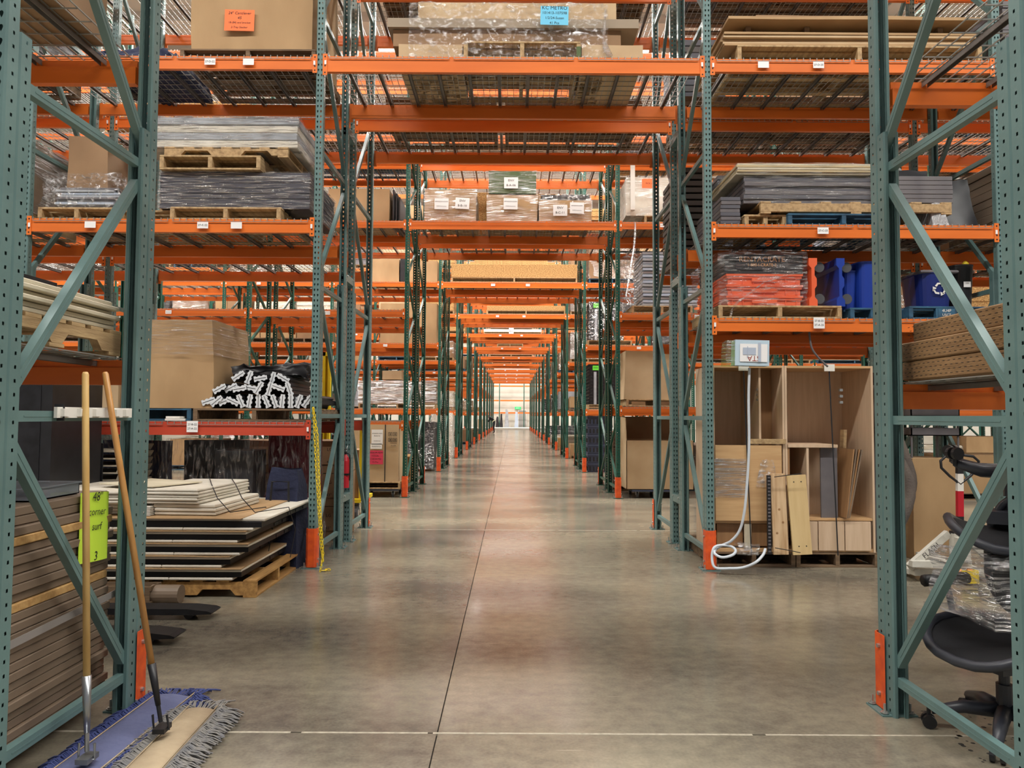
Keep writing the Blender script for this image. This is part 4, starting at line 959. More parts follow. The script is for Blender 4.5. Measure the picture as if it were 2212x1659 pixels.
t = thing('film_clump', 'crumpled clear film clump at the hose end, on the pallet edge', 'plastic film', ((X0+X1)/2-.02, yf-.10, .142)); inst('film', soft(.2,.13,.09, WRAPV, 'film', .03, 12, 4, 9, crumple=.012), t)
t = carton('carton', 'brown carton peeking over the right wardrobe, with white label', 'carton', 2.78, 3.3, Yb+.05, Yb+.8, .0, 2.02, CARD, seed=9); textplate('label', ['amazon.com'], .2, .09, .03, PAPER, t, (.0,-.39,1.94))
t = thing('purple_strap', 'twisted grey plastic strap hanging from the B level beam to the cabinets', 'strap', (0,0,0))
P = [at(px, py, yf-.1) for px, py in ((1748,716),(1750,735),(1755,755),(1770,775),(1788,792))]; MB().tube(smooth_path(P, 4), .01, 6).build('strap', GREYB, t, smooth=True)
# carpet roll, cardboard behind the pallet jack
t = thing('carpet_roll', 'folded grey-brown carpet pad slumped at the right end of the cabinets', 'carpet', (0,0,0)); CP = mat('carpet_pad', rgb(104,94,86), .9, c2=rgb(86,78,74), scale=5, bump=.3, bscale=50)
for k, (pts, r) in enumerate((([(3.62,7.2,1.75),(3.74,7.15,1.25),(3.95,7.1,.75),(3.8,7.1,.3),(3.68,7.1,.06)], .065), ([(3.75,7.3,1.9),(3.86,7.25,1.4),(4.02,7.2,.85),(3.98,7.2,.62)], .06), ([(3.64,7.3,1.5),(3.7,7.3,1.0),(3.68,7.3,.1)], .075))):
    MB().tube(smooth_path([Vector(p) for p in pts]), r, 12).build('fold', CP if k != 2 else GREYB, t, smooth=True)
t = carton('carton', 'big flattened brown carton leaning behind the pallet jack handle', 'carton', 4.08, 4.52, 7.25, 7.7, 0, 1.02, CARD, seed=17, amp=.02)
for i, (zz, nm) in enumerate(((1.45,'upper'),(1.25,'lower'))):
    t = thing('metal_tray', nm+' grey metal tray on the dark shelf behind the right frame', 'tray', (4.35, 7.5, zz)); MB().box(-.25,.25,-.2,.2,0,.01).box(-.25,.25,-.2,-.19,0,.08).box(-.25,.25,.19,.2,0,.08).box(-.25,-.24,-.2,.2,0,.08).box(.24,.25,-.2,.2,0,.08).build('tray', GREYB, t)
    for sx in (-.24,.24):
        for sy in (-.18,.18): MB().box(sx-.008,sx+.008,sy-.008,sy+.008,(-.2 if i == 0 else -1.25),0).build('leg', GREYB, t)

# ================================================================== tunnel loads on the D beams
z = dz(4.886)
X0, X1, _, Z1 = fr(1002, 92, 1254, 124, S)
t = pallet('tan pallet standing in front under the long cartons, above the aisle', X0, X1, S-.03, S+.95, z, WOODY, h=Z1-z)
MB().box((X1-X0)/2-.041,(X1-X0)/2+.001,-.492,-.48,.02,.12).build('painted_end', GREENC, t)
def lc(label, x0, x1, y0, y1, yd0, yd1, m=CARDL, **k):
    a, b_, c, d = fr(x0, y1, x1, y0, S+.05); return a, b_, d, c
A = fr(860, 94, 1000, 124, S); B_ = fr(1256, 94, 1390, 124, S)
carton('flat_carton', 'flat torn carton at the left end under the film-wrapped cartons', 'carton', A[0], A[1]-.01, S+.02, S+1.0, z, A[3], CARDL, seed=51, amp=.012)
carton('flat_carton', 'flat torn carton at the right end under the film-wrapped cartons', 'carton', B_[0]+.01, B_[1], S+.02, S+1.0, z, B_[3], CARDL, seed=52, amp=.012)
top = max(A[3], Z1)+.003
C_ = fr(850, 66, 1340, 92, S+.1); carton('long_carton', 'lower long narrow carton in the wrapped load above the aisle', 'carton', C_[0], C_[1], S+.08, S+.95, top, C_[3], CARDD, seed=53, amp=.006)
C2 = fr(838, 40, 1380, 64, S+.05); carton('long_carton', 'longest grey-brown carton, sticking out left of the film wrap', 'carton', C2[0], C2[1], S+.04, S+.9, C_[3]+.003, C2[3], mat('grey_kraft', rgb(152,136,116), .75), seed=54, amp=.004)
C3 = fr(905, 14, 1330, 40, S+.1); carton('long_carton', 'pale upper carton under clear film, topmost above the aisle', 'carton', C3[0], C3[1], S+.08, S+.9, C2[3]+.003, C3[3]+.03, CARDL, seed=55, amp=.01)
C4 = fr(885, 14, 1312, 124, S)
t = thing('film_cover', 'clear crumpled film around the long cartons with a cyan note', 'plastic film', ((C4[0]+C4[1])/2, S+.49, z+.0))
inst('film', soft(C4[1]-C4[0], 1.02, C4[3]-z+.03, wrap_mat('film_crinkled', amount=.2, streak=(5,5,7), rough=.12), 'film', .022, 26, 6, 5, crumple=.016), t)
n = at(1197, 41, S); tag(textplate('cyan_note', [('KC METRO', .05), ('101413-107598', .038), ('1/2/24-Susan', .036), ('41 Pcs', .036)], .27, .185, .043, CYAN, t, (n.x-(C4[0]+C4[1])/2, -.55, n.z-z), (0,R(1),0), lead=1.15), 'cyan paper note with dark print')
P = [at(px, py, S-.02) for px, py in ((1308,20),(1306,60),(1304,90),(1318,122))]; MB().tube([p-Vector(t.location) for p in smooth_path(P,3)], .02, 6, rs=[.012]*3+[.018]*4+[.03]*3).build('film_twist', MATS['film_rope'], t, smooth=True)
for k, (x0, x1) in enumerate(((-1.5,-.2),(-.1,1.5))):
    pallet('dark pallet overhead on the %s half of the rear tunnel beams' % ('left','right')[k], x0, x1, Yb+.05, Yb+1.0, z, WOODG, h=.12)
    stack('plywood_stack', 'dark plywood sheets overhead on the %s half of the rear tunnel beams' % ('left','right')[k], 'sheet stack', x0, x1, Yb+.05, Yb+1.0, z+.122, z+.26, 3, [DKW], 'sheet', .01, seed=k)
for (bx0, bx1, yy, zz, lbl) in ((-1.6,1.6,Yb,6.44,'rear tunnel beams, second level up'),(-1.6,1.6,Ya,6.44,'front tunnel beams, second level up'),(2.0,4.5,Yb,4.88,'rear rack at right, level D'),(2.0,4.5,Yb,6.44,'rear rack at right, level E'),(2.0,4.5,Ya,6.44,'front rack at right, level E')):
    pallet('dark pallet row under plywood on the '+lbl, bx0, bx1, yy+.05, yy+1.02, dz(zz), WOODG, h=.12, nb=8)
    stack('plywood_stack', 'brown plywood sheets on the '+lbl, 'sheet stack', bx0, bx1, yy+.05, yy+1.02, dz(zz)+.122, dz(zz)+.3, 3, [OSB if yy == Yb and bx0 < 0 else DKW], 'sheet', .01, seed=3)
# 27 rear rack, right: slats with silver pins (level C) and blue-grey panels
z = dz(ZC-.02)
t = stack('slat_bundle', 'dark slats with silver pin ends leaning in the rear rack, right of the tunnel', 'slat bundle', 1.95, 2.3, Yb+.1, Yb+1.0, z, z+1.1, 14, [mat('dark_slat', rgb(84,76,70), .5)], 'slat', .004, .02, seed=6)
for i in range(14): MB().tube([(-.2,-.45,.04+i*.0786),(-.12,-.46,.045+i*.0786)], .008, 6).build('pin', ZINC, t)
stack('blue_grey_panels', 'blue-grey corrugated panels piled in the rear rack, right of the tunnel', 'panel stack', 2.4, 2.95, Yb+.1, Yb+1.0, z, z+1.0, 16, [BLUEG, SILVER], 'panel', .004, .012, seed=8)
stack('silver_packets', 'film-wrapped pale packets piled in the rear rack at far right', 'packet stack', 3.9, 4.6, Yb+.1, Yb+1.0, z, z+1.0, 12, [BLUEG, WHITEB], 'packet', .006, .01, seed=9, wrap=WRAPH)
stack('blue_grey_panels', 'tall blue-grey panels in the rear rack behind the level D sheets', 'panel stack', 1.95, 2.5, Yb+.1, Yb+.95, 4.8865+.302, 5.9, 9, [BLUEG, SILVER], 'panel', .004, .012, seed=18)

# ================================================================== second pair: tunnel cartons and neighbours
Y2 = Y27+PER; S2 = Y2+.06; z = dz(4.886)
def envbox(label, px0, px1, py0, m=CARD, seed=0, z_=z, y=S2, h=None, note=(), name='gaylord_carton', **k):
    X0, X1, Z0, Z1 = fr(px0, py0, px1, 480, y); Z1 = z_+h if h else Z1
    t = carton(name, label, 'carton', X0, X1, y, y+.95, z_, Z1, m, wrap=WRAP, seed=seed, amp=.015, **k)
    for (px, py, lines, rz_) in note:
        p = at(px, py, y); textplate('label', lines, .25, .20, .07, PAPER, t, (p.x-(X0+X1)/2, -.50, p.z-z_), (0,R(rz_),0))
    return t, Z1
envbox('left film-wrapped brown carton above the tunnel, two white labels', 918, 1028, 409, seed=61, note=((954,441,[('amazon.com',.045),('CAM Inventory',.028)],1),(999,440,[('ENV',.06),('8-B-10',.06)],3)))
_, zz = envbox('middle film-wrapped brown carton above the tunnel, under the green one', 1052, 1160, 420, seed=62, note=((1103,441,[('amazon.com',.045),('CAM Inventory',.028)],1),))
envbox('green carton stacked on the middle brown carton above the tunnel', 1056, 1158, 370, GREENC, 63, zz+.018, note=((1104,396,[('ENV',.06),('8-A-06',.06)],0),))
t, zz = envbox('right film-wrapped brown carton above the tunnel, dark slats on top', 1165, 1278, 432, seed=64, note=((1210,455,[('ENV',.06),('8-C-11',.06)],0),(1246,450,[('amazon.com',.04),('CAM Inventory',.026)],1)))
t = stack('black_slat_bundle', 'bundle of black slats lying on the right carton above the tunnel', 'slat bundle', .50, 1.38, S2+.1, S2+.85, zz+.018, zz+.13, 3, [BLACK], 'slat', .02, .006, seed=66, wrap=WRAPV)
for (a, b_, y0_) in ((1030,1052,417),(1160,1172,420)):
    X0, X1, Z0, Z1 = fr(a-8, y0_, b_+8, 480, Y2+RD+FLUE+.1)
    pallet('pallet behind the tunnel cartons, %s gap' % ('left' if a < 1100 else 'right'), X0-.3, X1+.3, Y2+RD+FLUE+.05, Y2+2*RD+FLUE-.05, z, WOOD, simple=True)
    t = stack('strand_board_crate', 'strand board crate behind the tunnel cartons, %s gap' % ('left' if a < 1100 else 'right'), 'crate', X0-.3, X1+.3, Y2+RD+FLUE+.05, Y2+2*RD+FLUE-.1, z+.132, Z1, 1, [OSB], 'side', 0)
# floor left: carton with pink note on pallet and dolly
yb_ = Y2-.02
X0, X1, Z0, Z1 = fr(800, 922, 860, 1054, yb_)
def dollycart(label, x0, x1, y0, y1, m, h=.15):
    t = thing('platform_dolly', label, 'dolly', ((x0+x1)/2, (y0+y1)/2, 0)); w, d = x1-x0, y1-y0
    MB().box(-w/2,w/2,-d/2,d/2,h-.035,h).build('platform', m, t)
    for sx in (-1,0,1):
        for sy in (-1,1):
            b = MB(); x, y = sx*(w/2-.1), sy*(d/2-.08); b.tube([(x-.018,y,.05),(x+.018,y,.05)], .05, 14); b.box(x-.026,x-.02,y-.02,y+.02,.05,h-.035,1); b.box(x+.02,x+.026,y-.02,y+.02,.05,h-.035,1); b.build('caster', [RUBBER, ZINC], t)
    return t
dollycart('dark blue wheeled dolly under the carton with the pink note', X0-.75, X1+.0, yb_, yb_+.95, DBLUE)
pallet('tan pallet on the dolly under the carton with the pink note', X0-.75, X1+.04, yb_-.02, yb_+1.0, .152, WOODY, h=.12, along='y')
t = carton('carton', 'tall tan carton with handling icons and pink note, on pallet and dolly', 'carton', X0-.6, X1, yb_, yb_+.9, .274, 1.27, CARDL, seed=71, amp=.004, tape=False)
c0 = (X0-.6+X1)/2
def onbox(px, py): p = at(px, py, yb_); return (p.x-c0, -.462, p.z-.274)
textplate('white_note', ['amazon.com', ('Batteries',.03), '', ('inventory',.03)], .2, .26, .035, PAPER, t, onbox(815,944)); textplate('white_note', ['Inventory'], .2, .09, .04, PAPER, t, onbox(813,964))
textplate('pink_note', ['HARBORVIEW', '103226-', '1/18/24-MD', '12 Pcs'], .27, .24, .042, PINK, t, onbox(811,988), lead=1.3)
b = MB()
for ix in (0,1):
    for iz in (0,1):
        p = Vector(onbox(843.5+ix*10, 938+iz*12)); s = .033
        for (a1, a2, c1, c2) in ((-s,s,-s,-s+.006),(-s,s,s-.006,s),(-s,-s+.006,-s,s),(s-.006,s,-s,s),(-.012,-.004,-.02,.018),(.006,.014,-.02,.018)): b.box(p.x+a1,p.x+a2,-.4655,-.463,p.z+c1,p.z+c2)
b.build('handling_icons', INK, t); textplate('print', [('HANDLE',.028),('IN USA',.028)], .12, .07, .03, CARDL, t, onbox(850,960))
p = onbox(832, 985); MB().box(p[0]-.008, p[0]+.008, -.466, -.462, -.0, .995).build('black_strap', BLACK, t)
# right bays of the second pair
X0, X1 = 2.02, 3.2
dollycart('dark blue wheeled dolly under the open carton, right of the tunnel', X0+.1, X1-.1, S2, S2+.9, DBLUE, .15)
t = thing('open_carton', 'open-topped tan carton with raised flaps, on a dolly right of the tunnel', 'carton', ((X0+X1)/2, S2+.48, .152)); w = X1-X0
b = MB(); hh = .86
for (a,b1,c,d) in ((-w/2,w/2,-.48,-.47),(-w/2,w/2,.47,.48),(-w/2,-w/2+.01,-.48,.48),(w/2-.01,w/2,-.48,.48)): b.box(a,b1,c,d,0,hh)
b.box(-w/2,w/2,-.48,.48,0,.01); b.build('carton_body', CARDL, t)
MB().box(-w/2+.02,w/2,.465,.475,hh,hh+.42).build('flap', CARDD, t); MB().prism([(-.48,hh),(.48,hh),(.44,hh+.42),(-.36,hh+.40)], -w/2, -w/2+.008, axis='x').build('flap', CARDL, t)
pallet('tan pallet under the tall tan carton, right of the tunnel', 2.02, 3.1, S2, S2+1.0, dz(1.6), WOODY, h=.13)
t = carton('gaylord_carton', 'tall six-sided tan carton with a blue tape scrap, right of the tunnel', 'carton', 1.98, 3.15, S2+.02, S2+1.0, dz(1.6)+.132, 2.60, CARDL, seed=73, amp=.012, taper=.07); MB().box(.02,.14,-.5,-.492,.76,.81).build('tape_scrap', CYAN, t)
pallet('tan pallet under the silver panels, second rack right of the tunnel', 2.12, 3.2, S2, S2+1.0, dz(3.26), WOODY, h=.13)
t = stack('silver_panel_stack', 'tall stack of silver-grey panels, frayed film at its left side', 'panel stack', 2.32, 3.3, S2+.02, S2+.98, dz(3.26)+.132, 4.38, 17, [SILVER, BLUEG], 'panel', .008, .014, seed=74)
inst('stretch_wrap', soft(.30, .9, .98, WRAPV, 'stretch_wrap', .06, 18, 8, 5, crumple=.03), t, (-.62,0,0))
pallet('tan pallet under the white wrapped load with the orange tag', 2.35, 3.3, S2, S2+1.0, dz(4.88), WOODY, h=.13)
t = carton('wrapped_load', 'white film-wrapped load with an orange tag, right of the tunnel', 'wrapped load', 2.02, 3.3, S2+.02, S2+1.0, dz(4.88)+.132, 5.72, WHITEB, wrap=WRAP, seed=75, amp=.03, tape=False, crumple=.006)
textplate('orange_tag', [('PICK UP', .04)], .28, .17, .04, OPAP, t, (-.22,-.54,.57)); MB().box(-.56,-.48,-.52,-.50,.1,1.0).build('corner_post', WHITE, t)
b = MB().tube(smooth_path([at(1372,480,S2-.08), at(1371,520,S2-.1), at(1362,580,S2-.08), at(1352,640,S2-.06)]), .02, 6); tag(b.build('film_tail', MATS['film_rope'], smooth=True), 'long tail of clear film hanging below the orange-tagged load', 'plastic film')
# second pair left of the tunnel, D level
X0, X1, Z0, Z1 = fr(770, 408, 840, 480, S2+.1)
carton('gaylord_carton', 'plain tall brown carton left of the tunnel, level D of second rack', 'carton', X0-.5, X1, S2+.1, S2+1.0, dz(4.88), Z1, CARD, seed=76)
t = thing('black_screen_panel', 'thin black panels standing right of the plain brown carton', 'panel', (X1+.12, S2+.6, dz(4.88)))
for k in range(3): inst('panel', bxm(.03, .9-.1*k, .62-.05*k, BLACK, 'panel', .003), t, (-.05+k*.045, 0, 0))
# yellow mast, yellow cart, extinguisher, chain
t = thing('lift_mast', 'yellow lift mast standing in the aisle behind the teal post', 'lift mast', (at(707,800,11.2).x, 11.2, 0))
MB().box(-.06,-.02,-.05,.05,0,2.42).box(.02,.06,-.05,.05,0,2.42).box(-.06,.06,-.05,.05,2.36,2.42).box(-.06,.06,.03,.05,0,2.42).build('mast', YEL, t); MB().box(-.3,.25,-.1,.5,.02,.3).build('base', YEL, t)
t = thing('yellow_cart', 'yellow wheeled cart behind the rack with the fire extinguisher', 'cart', (-2.16, 9.75, 0))
b = MB(); b.bar((.10,0,.28),(.10,0,1.32), .035, .04); b.bar((-.5,0,.28),(-.5,0,1.32), .035, .04); b.bar((-.52,0,1.3),(.12,0,1.3), .035, .035, up=(0,1,0)); b.box(-.52,.12,-.05,.75,.24,.29); b.build('frame', YEL, t)
for x in (-.42,.04):
    for y in (.02,.68): MB().tube([(x-.03,y,.10),(x+.03,y,.10)], .10, 18).tube([(x-.036,y,.10),(x+.036,y,.10)], .045, 12, 1).box(x-.04,x+.04,y-.02,y+.02,.2,.24).build('wheel', [RUBBER, ZINC], t)
carton('carton', 'brown carton riding on the yellow cart', 'carton', -2.58, -2.1, 9.8, 10.4, .292, .95, CARDD, seed=77)
ey = 7.99; ex = -1.862
t = thing('fire_extinguisher', 'red fire extinguisher hanging on the teal post', 'fire extinguisher', (ex, ey, .62))
MB().tube([(0,0,0),(0,0,.30),(0,0,.34),(0,0,.37)], .045, 16, rs=[.045,.045,.032,.015]).build('cylinder', RED, t, smooth=False)
MB().tube([(0,0,.36),(0,0,.40)], .014, 8).box(-.012,.012,-.06,.02,.39,.405).box(-.012,.012,-.06,.02,.42,.43).box(-.047,.047,-.047,.047,.14,.16).build('valve', BLACK, t)
MB().tube(smooth_path([Vector((.01,-.01,.385)),Vector((.05,-.01,.36)),Vector((.055,-.01,.2)),Vector((.052,-.01,.08))]), .007, 6).build('hose', BLACK, t, smooth=True)
MB().tube([(0,.02,.37),(0,.06,.44),(0,.115,.47)], .003, 5).build('hook', ZINC, t)
t = thing('yellow_chain', 'yellow plastic chain hanging doubled down the teal post to the floor', 'chain', (0,0,0))
lk = [(.009*math.cos(a), 0, .0165*math.sin(a)*1.25) for a in [2*math.pi*i/14 for i in range(14)]]
LKM = MB().tube(lk, .0035, 6, closed=True).mesh('chain_link', YEL)
def chain(P, n0=0):
    P = [Vector(p) for p in P]; acc = 0; step = .031; i = 0; pos = P[0].copy(); seg = 0; k = n0
    for a, b_ in zip(P, P[1:]):
        d = (b_-a); L = d.length; s = acc
        while s < L:
            p = a+d*(s/L); q = Vector((0,0,1)).rotation_difference(d.normalized()).to_euler()
            M = d.normalized().to_track_quat('Z', 'Y') @ Matrix.Rotation(R(90*(k%2)), 3, 'Z').to_quaternion(); o = inst('chain_link', LKM, t, p); o.rotation_euler = M.to_euler(); k += 1; s += step
        acc = s-L
cy_ = 6.66
chain([at(677,884,cy_), at(683,1010,cy_), at(688,1100,cy_-.01), at(693,1180,cy_-.03), at(698,1212,cy_-.05)])
chain([at(677,884,cy_), at(686,940,cy_), at(690,1040,cy_-.01), at(693,1120,cy_-.03), at(698,1200,cy_-.07), Vector((-1.74,6.55,.012)), Vector((-1.69,6.56,.012)), Vector((-1.70,6.6,.012)), Vector((-1.66,6.58,.014))], 1)
# little tie plates between the back-to-back frames
for s_ in (-1, 1):
    for zz in (.52, 2.95, 4.6):
        b = MB(); b.box(s_*XS[0]-.03, s_*XS[0]+.03, Ya+RD-.002, Yb+.002, zz-.045, zz+.045) if False else b.bar((s_*XS[0]+.0, Ya+RD, zz),(s_*XS[0]+.0, Yb, zz), .07, .08)
        for y in (Ya+RD+.03, Yb-.03): b.tube([(s_*XS[0]-s_*.035,y,zz+.02),(s_*XS[0]-s_*.048,y,zz+.02)], .009, 6, 1)
        r_ = D.objects['pallet_rack.001']; o = b.build('row_spacer', [TEAL, ZINC], r_); o.location = (0, -Y27, 0)

# ================================================================== MOPS
BLUEM = mat('blue_mop_cloth', rgb(98,104,140), .85, c2=rgb(84,90,124), scale=6, bump=.2, bscale=40); BLUEY = mat('blue_mop_yarn', rgb(52,62,112), .9, c2=rgb(68,78,130), scale=20)
GREYY = mat('grey_mop_yarn', rgb(138,134,128), .9, c2=rgb(112,112,116), scale=30); TANC = mat('tan_mop_cloth', rgb(180,162,134), .9, c2=rgb(146,128,104), scale=5, bump=.2, bscale=40)
def mop(label, a, b_, wd, fringe, cloth, yarn, seed, zb, top):
    """dust mop head from floor point a to b_, pad width wd"""
    rg = random.Random(seed); a, b_ = Vector(a), Vector(b_); L = (b_-a).length; ang = math.atan2(b_.y-a.y, b_.x-a.x)
    t = thing('dust_mop', label, 'mop', ((a.x+b_.x)/2, (a.y+b_.y)/2, 0), ang)
    def pad(u, v):
        x = (u-.5)*L; e = min(1, (1-abs(2*u-1))*7); y = (v-.5)*wd*math.sqrt(max(.25, 1-(1-e)**2)); zc = zb+.035*math.sqrt(max(0,1-(2*v-1)**2))*e+.004*noise.noise(Vector((x*9,y*9,seed)))
        return (x, y, zc+.012)
    MB().grid(pad, 40, 10).build('pad', cloth, t, smooth=True)
    MB().tube([(x*L/2*.97, s*wd/2*.80, zb+.036) for x, s in [(-1+i/12*2, 1) for i in range(13)]], .0035, 5).tube([(-L/2*.97+i/12*L*.97, -wd/2*.80, zb+.036) for i in range(13)], .0035, 5).build('seam', TANC, t)
    b = MB(); N = int(L/.006)
    for s in (-1, 1):
        for layer in (0, 1):
            for i in range(N):
                x = (i/N-.5)*L; e = min(1, (1-abs(2*i/N-1))*7); y0 = s*wd/2*math.sqrt(max(.25,1-(1-e)**2))*.86
                l = fringe*rg.uniform(.8,1.15)*(1-layer*.3); dx = rg.uniform(-.018,.018); zt = zb+.030+layer*.012+rg.uniform(-.003,.004)
                P = [(x, y0, zb+.026), (x+dx*.2, y0+s*l*.35, zt), (x+dx*.6, y0+s*l*.72, zb+.018+rg.uniform(0,.008)), (x+dx, y0+s*l, zb+.006+rg.uniform(0,.004)), (x+dx*.8, y0+s*l*.86, zb+.004)]
                b.tube(P, .0031, 4, caps=False)
    for e_ in (-1, 1):
        for i in range(26):
            y = (i/25-.5)*wd*.9; l = fringe*rg.uniform(.9,1.25); dy = rg.uniform(-.03,.03)+(y*.5)
            b.tube([(e_*L/2*.97, y, zb+.02), (e_*(L/2+l*.5), y+dy*.5, zb+.026), (e_*(L/2+l), y+dy, zb+.005)], .0036, 4, caps=False)
    o = b.build('yarn_fringe', yarn, t, smooth=True); o['kind'] = 'stuff'
    return t, ang
def handle(t, foot, top, mh, ms, sock, r=.0135):
    """wooden handle, metal socket and swivel, world coordinates"""
    M = Matrix.Translation(t.location) @ Matrix.Rotation(t.rotation_euler.z, 4, 'Z'); inv = M.inverted(); f, tp = Vector(foot), Vector(top)
    d = (tp-f).normalized(); L = lambda p: inv @ p
    MB().tube([L(f+d*sock), L(tp-d*.01), L(tp)], r, 14, rs=[r, r, r*.7]).build('handle', mh, t, smooth=True)
    MB().tube([L(f+d*.10), L(f+d*(sock+.015))], r*1.3, 14, rs=[r*.8, r*1.35]).build('socket', ms, t, smooth=True)
    b = MB(); b.tube([L(f+d*.11), L(f+d*.03)], .009, 8); b.cbox(L(f+Vector((0,0,.004))), (.075,.05,.02)); b.tube([L(f+d*.06+Vector((.03,0,0))), L(f+Vector((.03,0,.0))), L(f+Vector((-.035,0,.0))), L(f+d*.06+Vector((-.03,0,0)))], .005, 6); b.build('swivel', ms, t)
def gp(px, py, z=0):
    d = CAM_M @ Vector(((px-1106)/F_PX, (829.5-py)/F_PX, -1)); k = (z-CAM.z)/d.z; return CAM+d*k
a1, b1 = gp(135, 1705), gp(385, 1508)
t, _ = mop('blue dust mop with plain birch handle and chrome socket, nearer the frame', a1, b1, .23, .09, BLUEM, BLUEY, 1, .0, 0)
foot = gp(188, 1640, .07); top = at(184.5, 804, 3.02); handle(t, foot, top, HAND, STEEL, .30)
a2, b2 = gp(292, 1705), gp(440, 1545)
t, _ = mop('grey-fringed tan dust mop with amber handle and black socket', a2, b2, .17, .115, TANC, GREYY, 2, .012, 0)
foot = gp(350, 1575, .09); top = at(227, 804, 3.20); handle(t, foot, top, HAND2, BLACK, .26)
t = thing('broom_rack', 'white clip rail holding both mop handles on the left frame', 'clip rail', (-1.838, 3.12, 1.435))
b = MB(); b.box(0,.014,-.27,.29,-.022,.022); b.build('rail', WHITE, t)
for y in (-.22,-.11,.0,.16,.24): MB().box(.014,.03,y-.03,y+.02,-.016,.016).build('clip', WHITE, t)
MB().box(-.02,.018,-.235,-.228,-.034,.034).build('cable_tie', BLACK, t)

# ================================================================== fillers: goods on the far racks
KINDS = ['carton', 'wrapped', 'panels', 'dark', 'osb', 'multi', 'white']
def filler(kind, x0, x1, y0, d, z, h, where, seed):
    rg = random.Random(seed); zp = z
    pallet('pallet under the goods, '+where, x0, x1, y0, y0+d, z, rg.choice([WOOD, WOODY, WOODG, WOODG, BLUEP]) if kind != 'osb' else WOOD, h=.12, nb=5); zp += .122
    if kind == 'carton': carton('gaylord_carton', 'tall brown carton, '+where, 'carton', x0, x1, y0, y0+d, zp, z+h, rg.choice([CARD, CARDD, CARDL]), seed=seed%97, n=5, amp=.012)
    elif kind == 'wrapped': carton('wrapped_load', 'film-wrapped brown load, '+where, 'wrapped load', x0, x1, y0, y0+d, zp, z+h, rg.choice([CARDD, CARD, TAUPE]), seed=seed%97, n=5, amp=.02, wrap=WRAPH)
    elif kind == 'panels': stack('panel_stack', 'stack of grey panels, '+where, 'panel stack', x0, x1, y0, y0+d, zp, z+h*.8, 7, [rg.choice([GREYB, SILVER, TAUPE])], 'panel', .01, .004, seed=seed)
    elif kind == 'dark': stack('black_crate_stack', 'stack of black crates in film, '+where, 'crate stack', x0, x1, y0, y0+d, zp, z+h*.9, 6, [BLACK, DARKMETAL], 'crate', .01, .008, seed=seed, wrap=WRAP)
    elif kind == 'osb': stack('strand_board_stack', 'stack of strand board sheets, '+where, 'board stack', x0, x1, y0, y0+d, zp, z+h*.6, 4, [OSB], 'sheet', .01, .002, seed=seed)
    elif kind == 'white': stack('white_panel_stack', 'pale wrapped panels, '+where, 'panel stack', x0, x1, y0, y0+d, zp, z+h*.7, 6, [WHITEB, BEIGE], 'panel', .01, .003, seed=seed, wrap=WRAP)
    else:
        n = 3; w = (x1-x0)/n
        for i in range(n): carton('carton', '%s brown carton of three, %s' % (('left','middle','right')[i], where), 'carton', x0+i*w+.01, x0+(i+1)*w-.01, y0, y0+d*.8, zp, z+h*rg.uniform(.4,.7), rg.choice([CARD, CARDD]), seed=seed%91+i, n=4)
def pl(k): return ordinal[k]+' rack pair'
fx = lambda a, b_, Y: (at(a,700,Y).x, at(b_,700,Y).x)
# named ones along the tunnel
Y3 = Y27+2*PER; Y4 = Y27+3*PER
for (k, px0, px1, pt, kind) in ((2,975,1247,570,'osb'), (3,1052,1221,660,'osb')):
    Y = Y27+PER*k+.06; X0, X1, Z0, Z1 = fr(px0, pt, px1, pt+30, Y); zz = dz(4.886)
    pallet('long tan pallet above the tunnel, '+pl(k), X0, X1, Y, Y+1.0, zz, WOODY, h=.13)
    stack('strand_board_crate', 'wide strand board crate above the tunnel, '+pl(k), 'crate', X0, X1, Y, Y+1.0, zz+.132, Z1, 1, [OSB], 'side_board', 0)
for (k, px0, px1, pt) in ((4,1045,1170,711),):
    Y = Y27+PER*k+.06; X0, X1, Z0, Z1 = fr(px0, pt, px1, pt+10, Y); zz = dz(4.886)
    pallet('pallet above the tunnel, '+pl(k), X0, X1, Y, Y+1.0, zz, WOODY, h=.08)
    t = carton('white_slab', 'white wrapped slab with a hanging label above the tunnel, '+pl(k), 'slab', X0, X1, Y, Y+1.0, zz+.082, Z1, WHITE, tape=False); textplate('label', ['8-D'], .2,.3,.1, PAPER, t, (-.06,-.52,.02))
pallet('empty pallet above the tunnel, '+pl(5), -.75, .55, Y27+PER*5+.05, Y27+PER*5+1.0, dz(4.886), WOODY, h=.16)
# row 3 left B: long wrapped brown bundle ; right: black crates, blue crates
Y = Y3+.06
X0, X1, Z0, Z1 = fr(775, 822, 946, 884, Y); pallet('long tan pallet under the brown wrapped bundle, left side, third rack pair', X0, -1.95, Y, Y+1.0, dz(1.6), WOODY, h=.13)
stack('brown_board_bundle', 'long brown film-wrapped board bundle, left side, third rack pair', 'board bundle', X0, -1.95, Y, Y+1.0, dz(1.6)+.132, Z1, 7, [CARDD, TAUPE], 'board', .01, wrap=WRAPH, seed=81)
X0, X1, Z0, Z1 = fr(825, 800, 866, 820, Y); carton('carton', 'tan carton on top of the brown wrapped bundle, third rack pair', 'carton', X0, X1, Y+.1, Y+.7, Z0+.005, Z1, CARDL, seed=8)
for (a, b_, t0, zb, nm) in ((800,862,559,4.88,'left brown carton beside black panels, level D'),(879,946,563,4.88,'right brown carton beside the post, level D'),(822,880,655,3.29,'tall brown carton, level C'),(884,946,655,3.29,'broad brown carton beside the post, level C')):
    X0, X1, Z0, Z1 = fr(a, t0, b_, t0+20, Y); carton('gaylord_carton', nm+', third rack pair left of the tunnel', 'carton', X0, min(X1,-1.95), Y, Y+.95, dz(zb), Z1, CARD, seed=a%50, n=5)
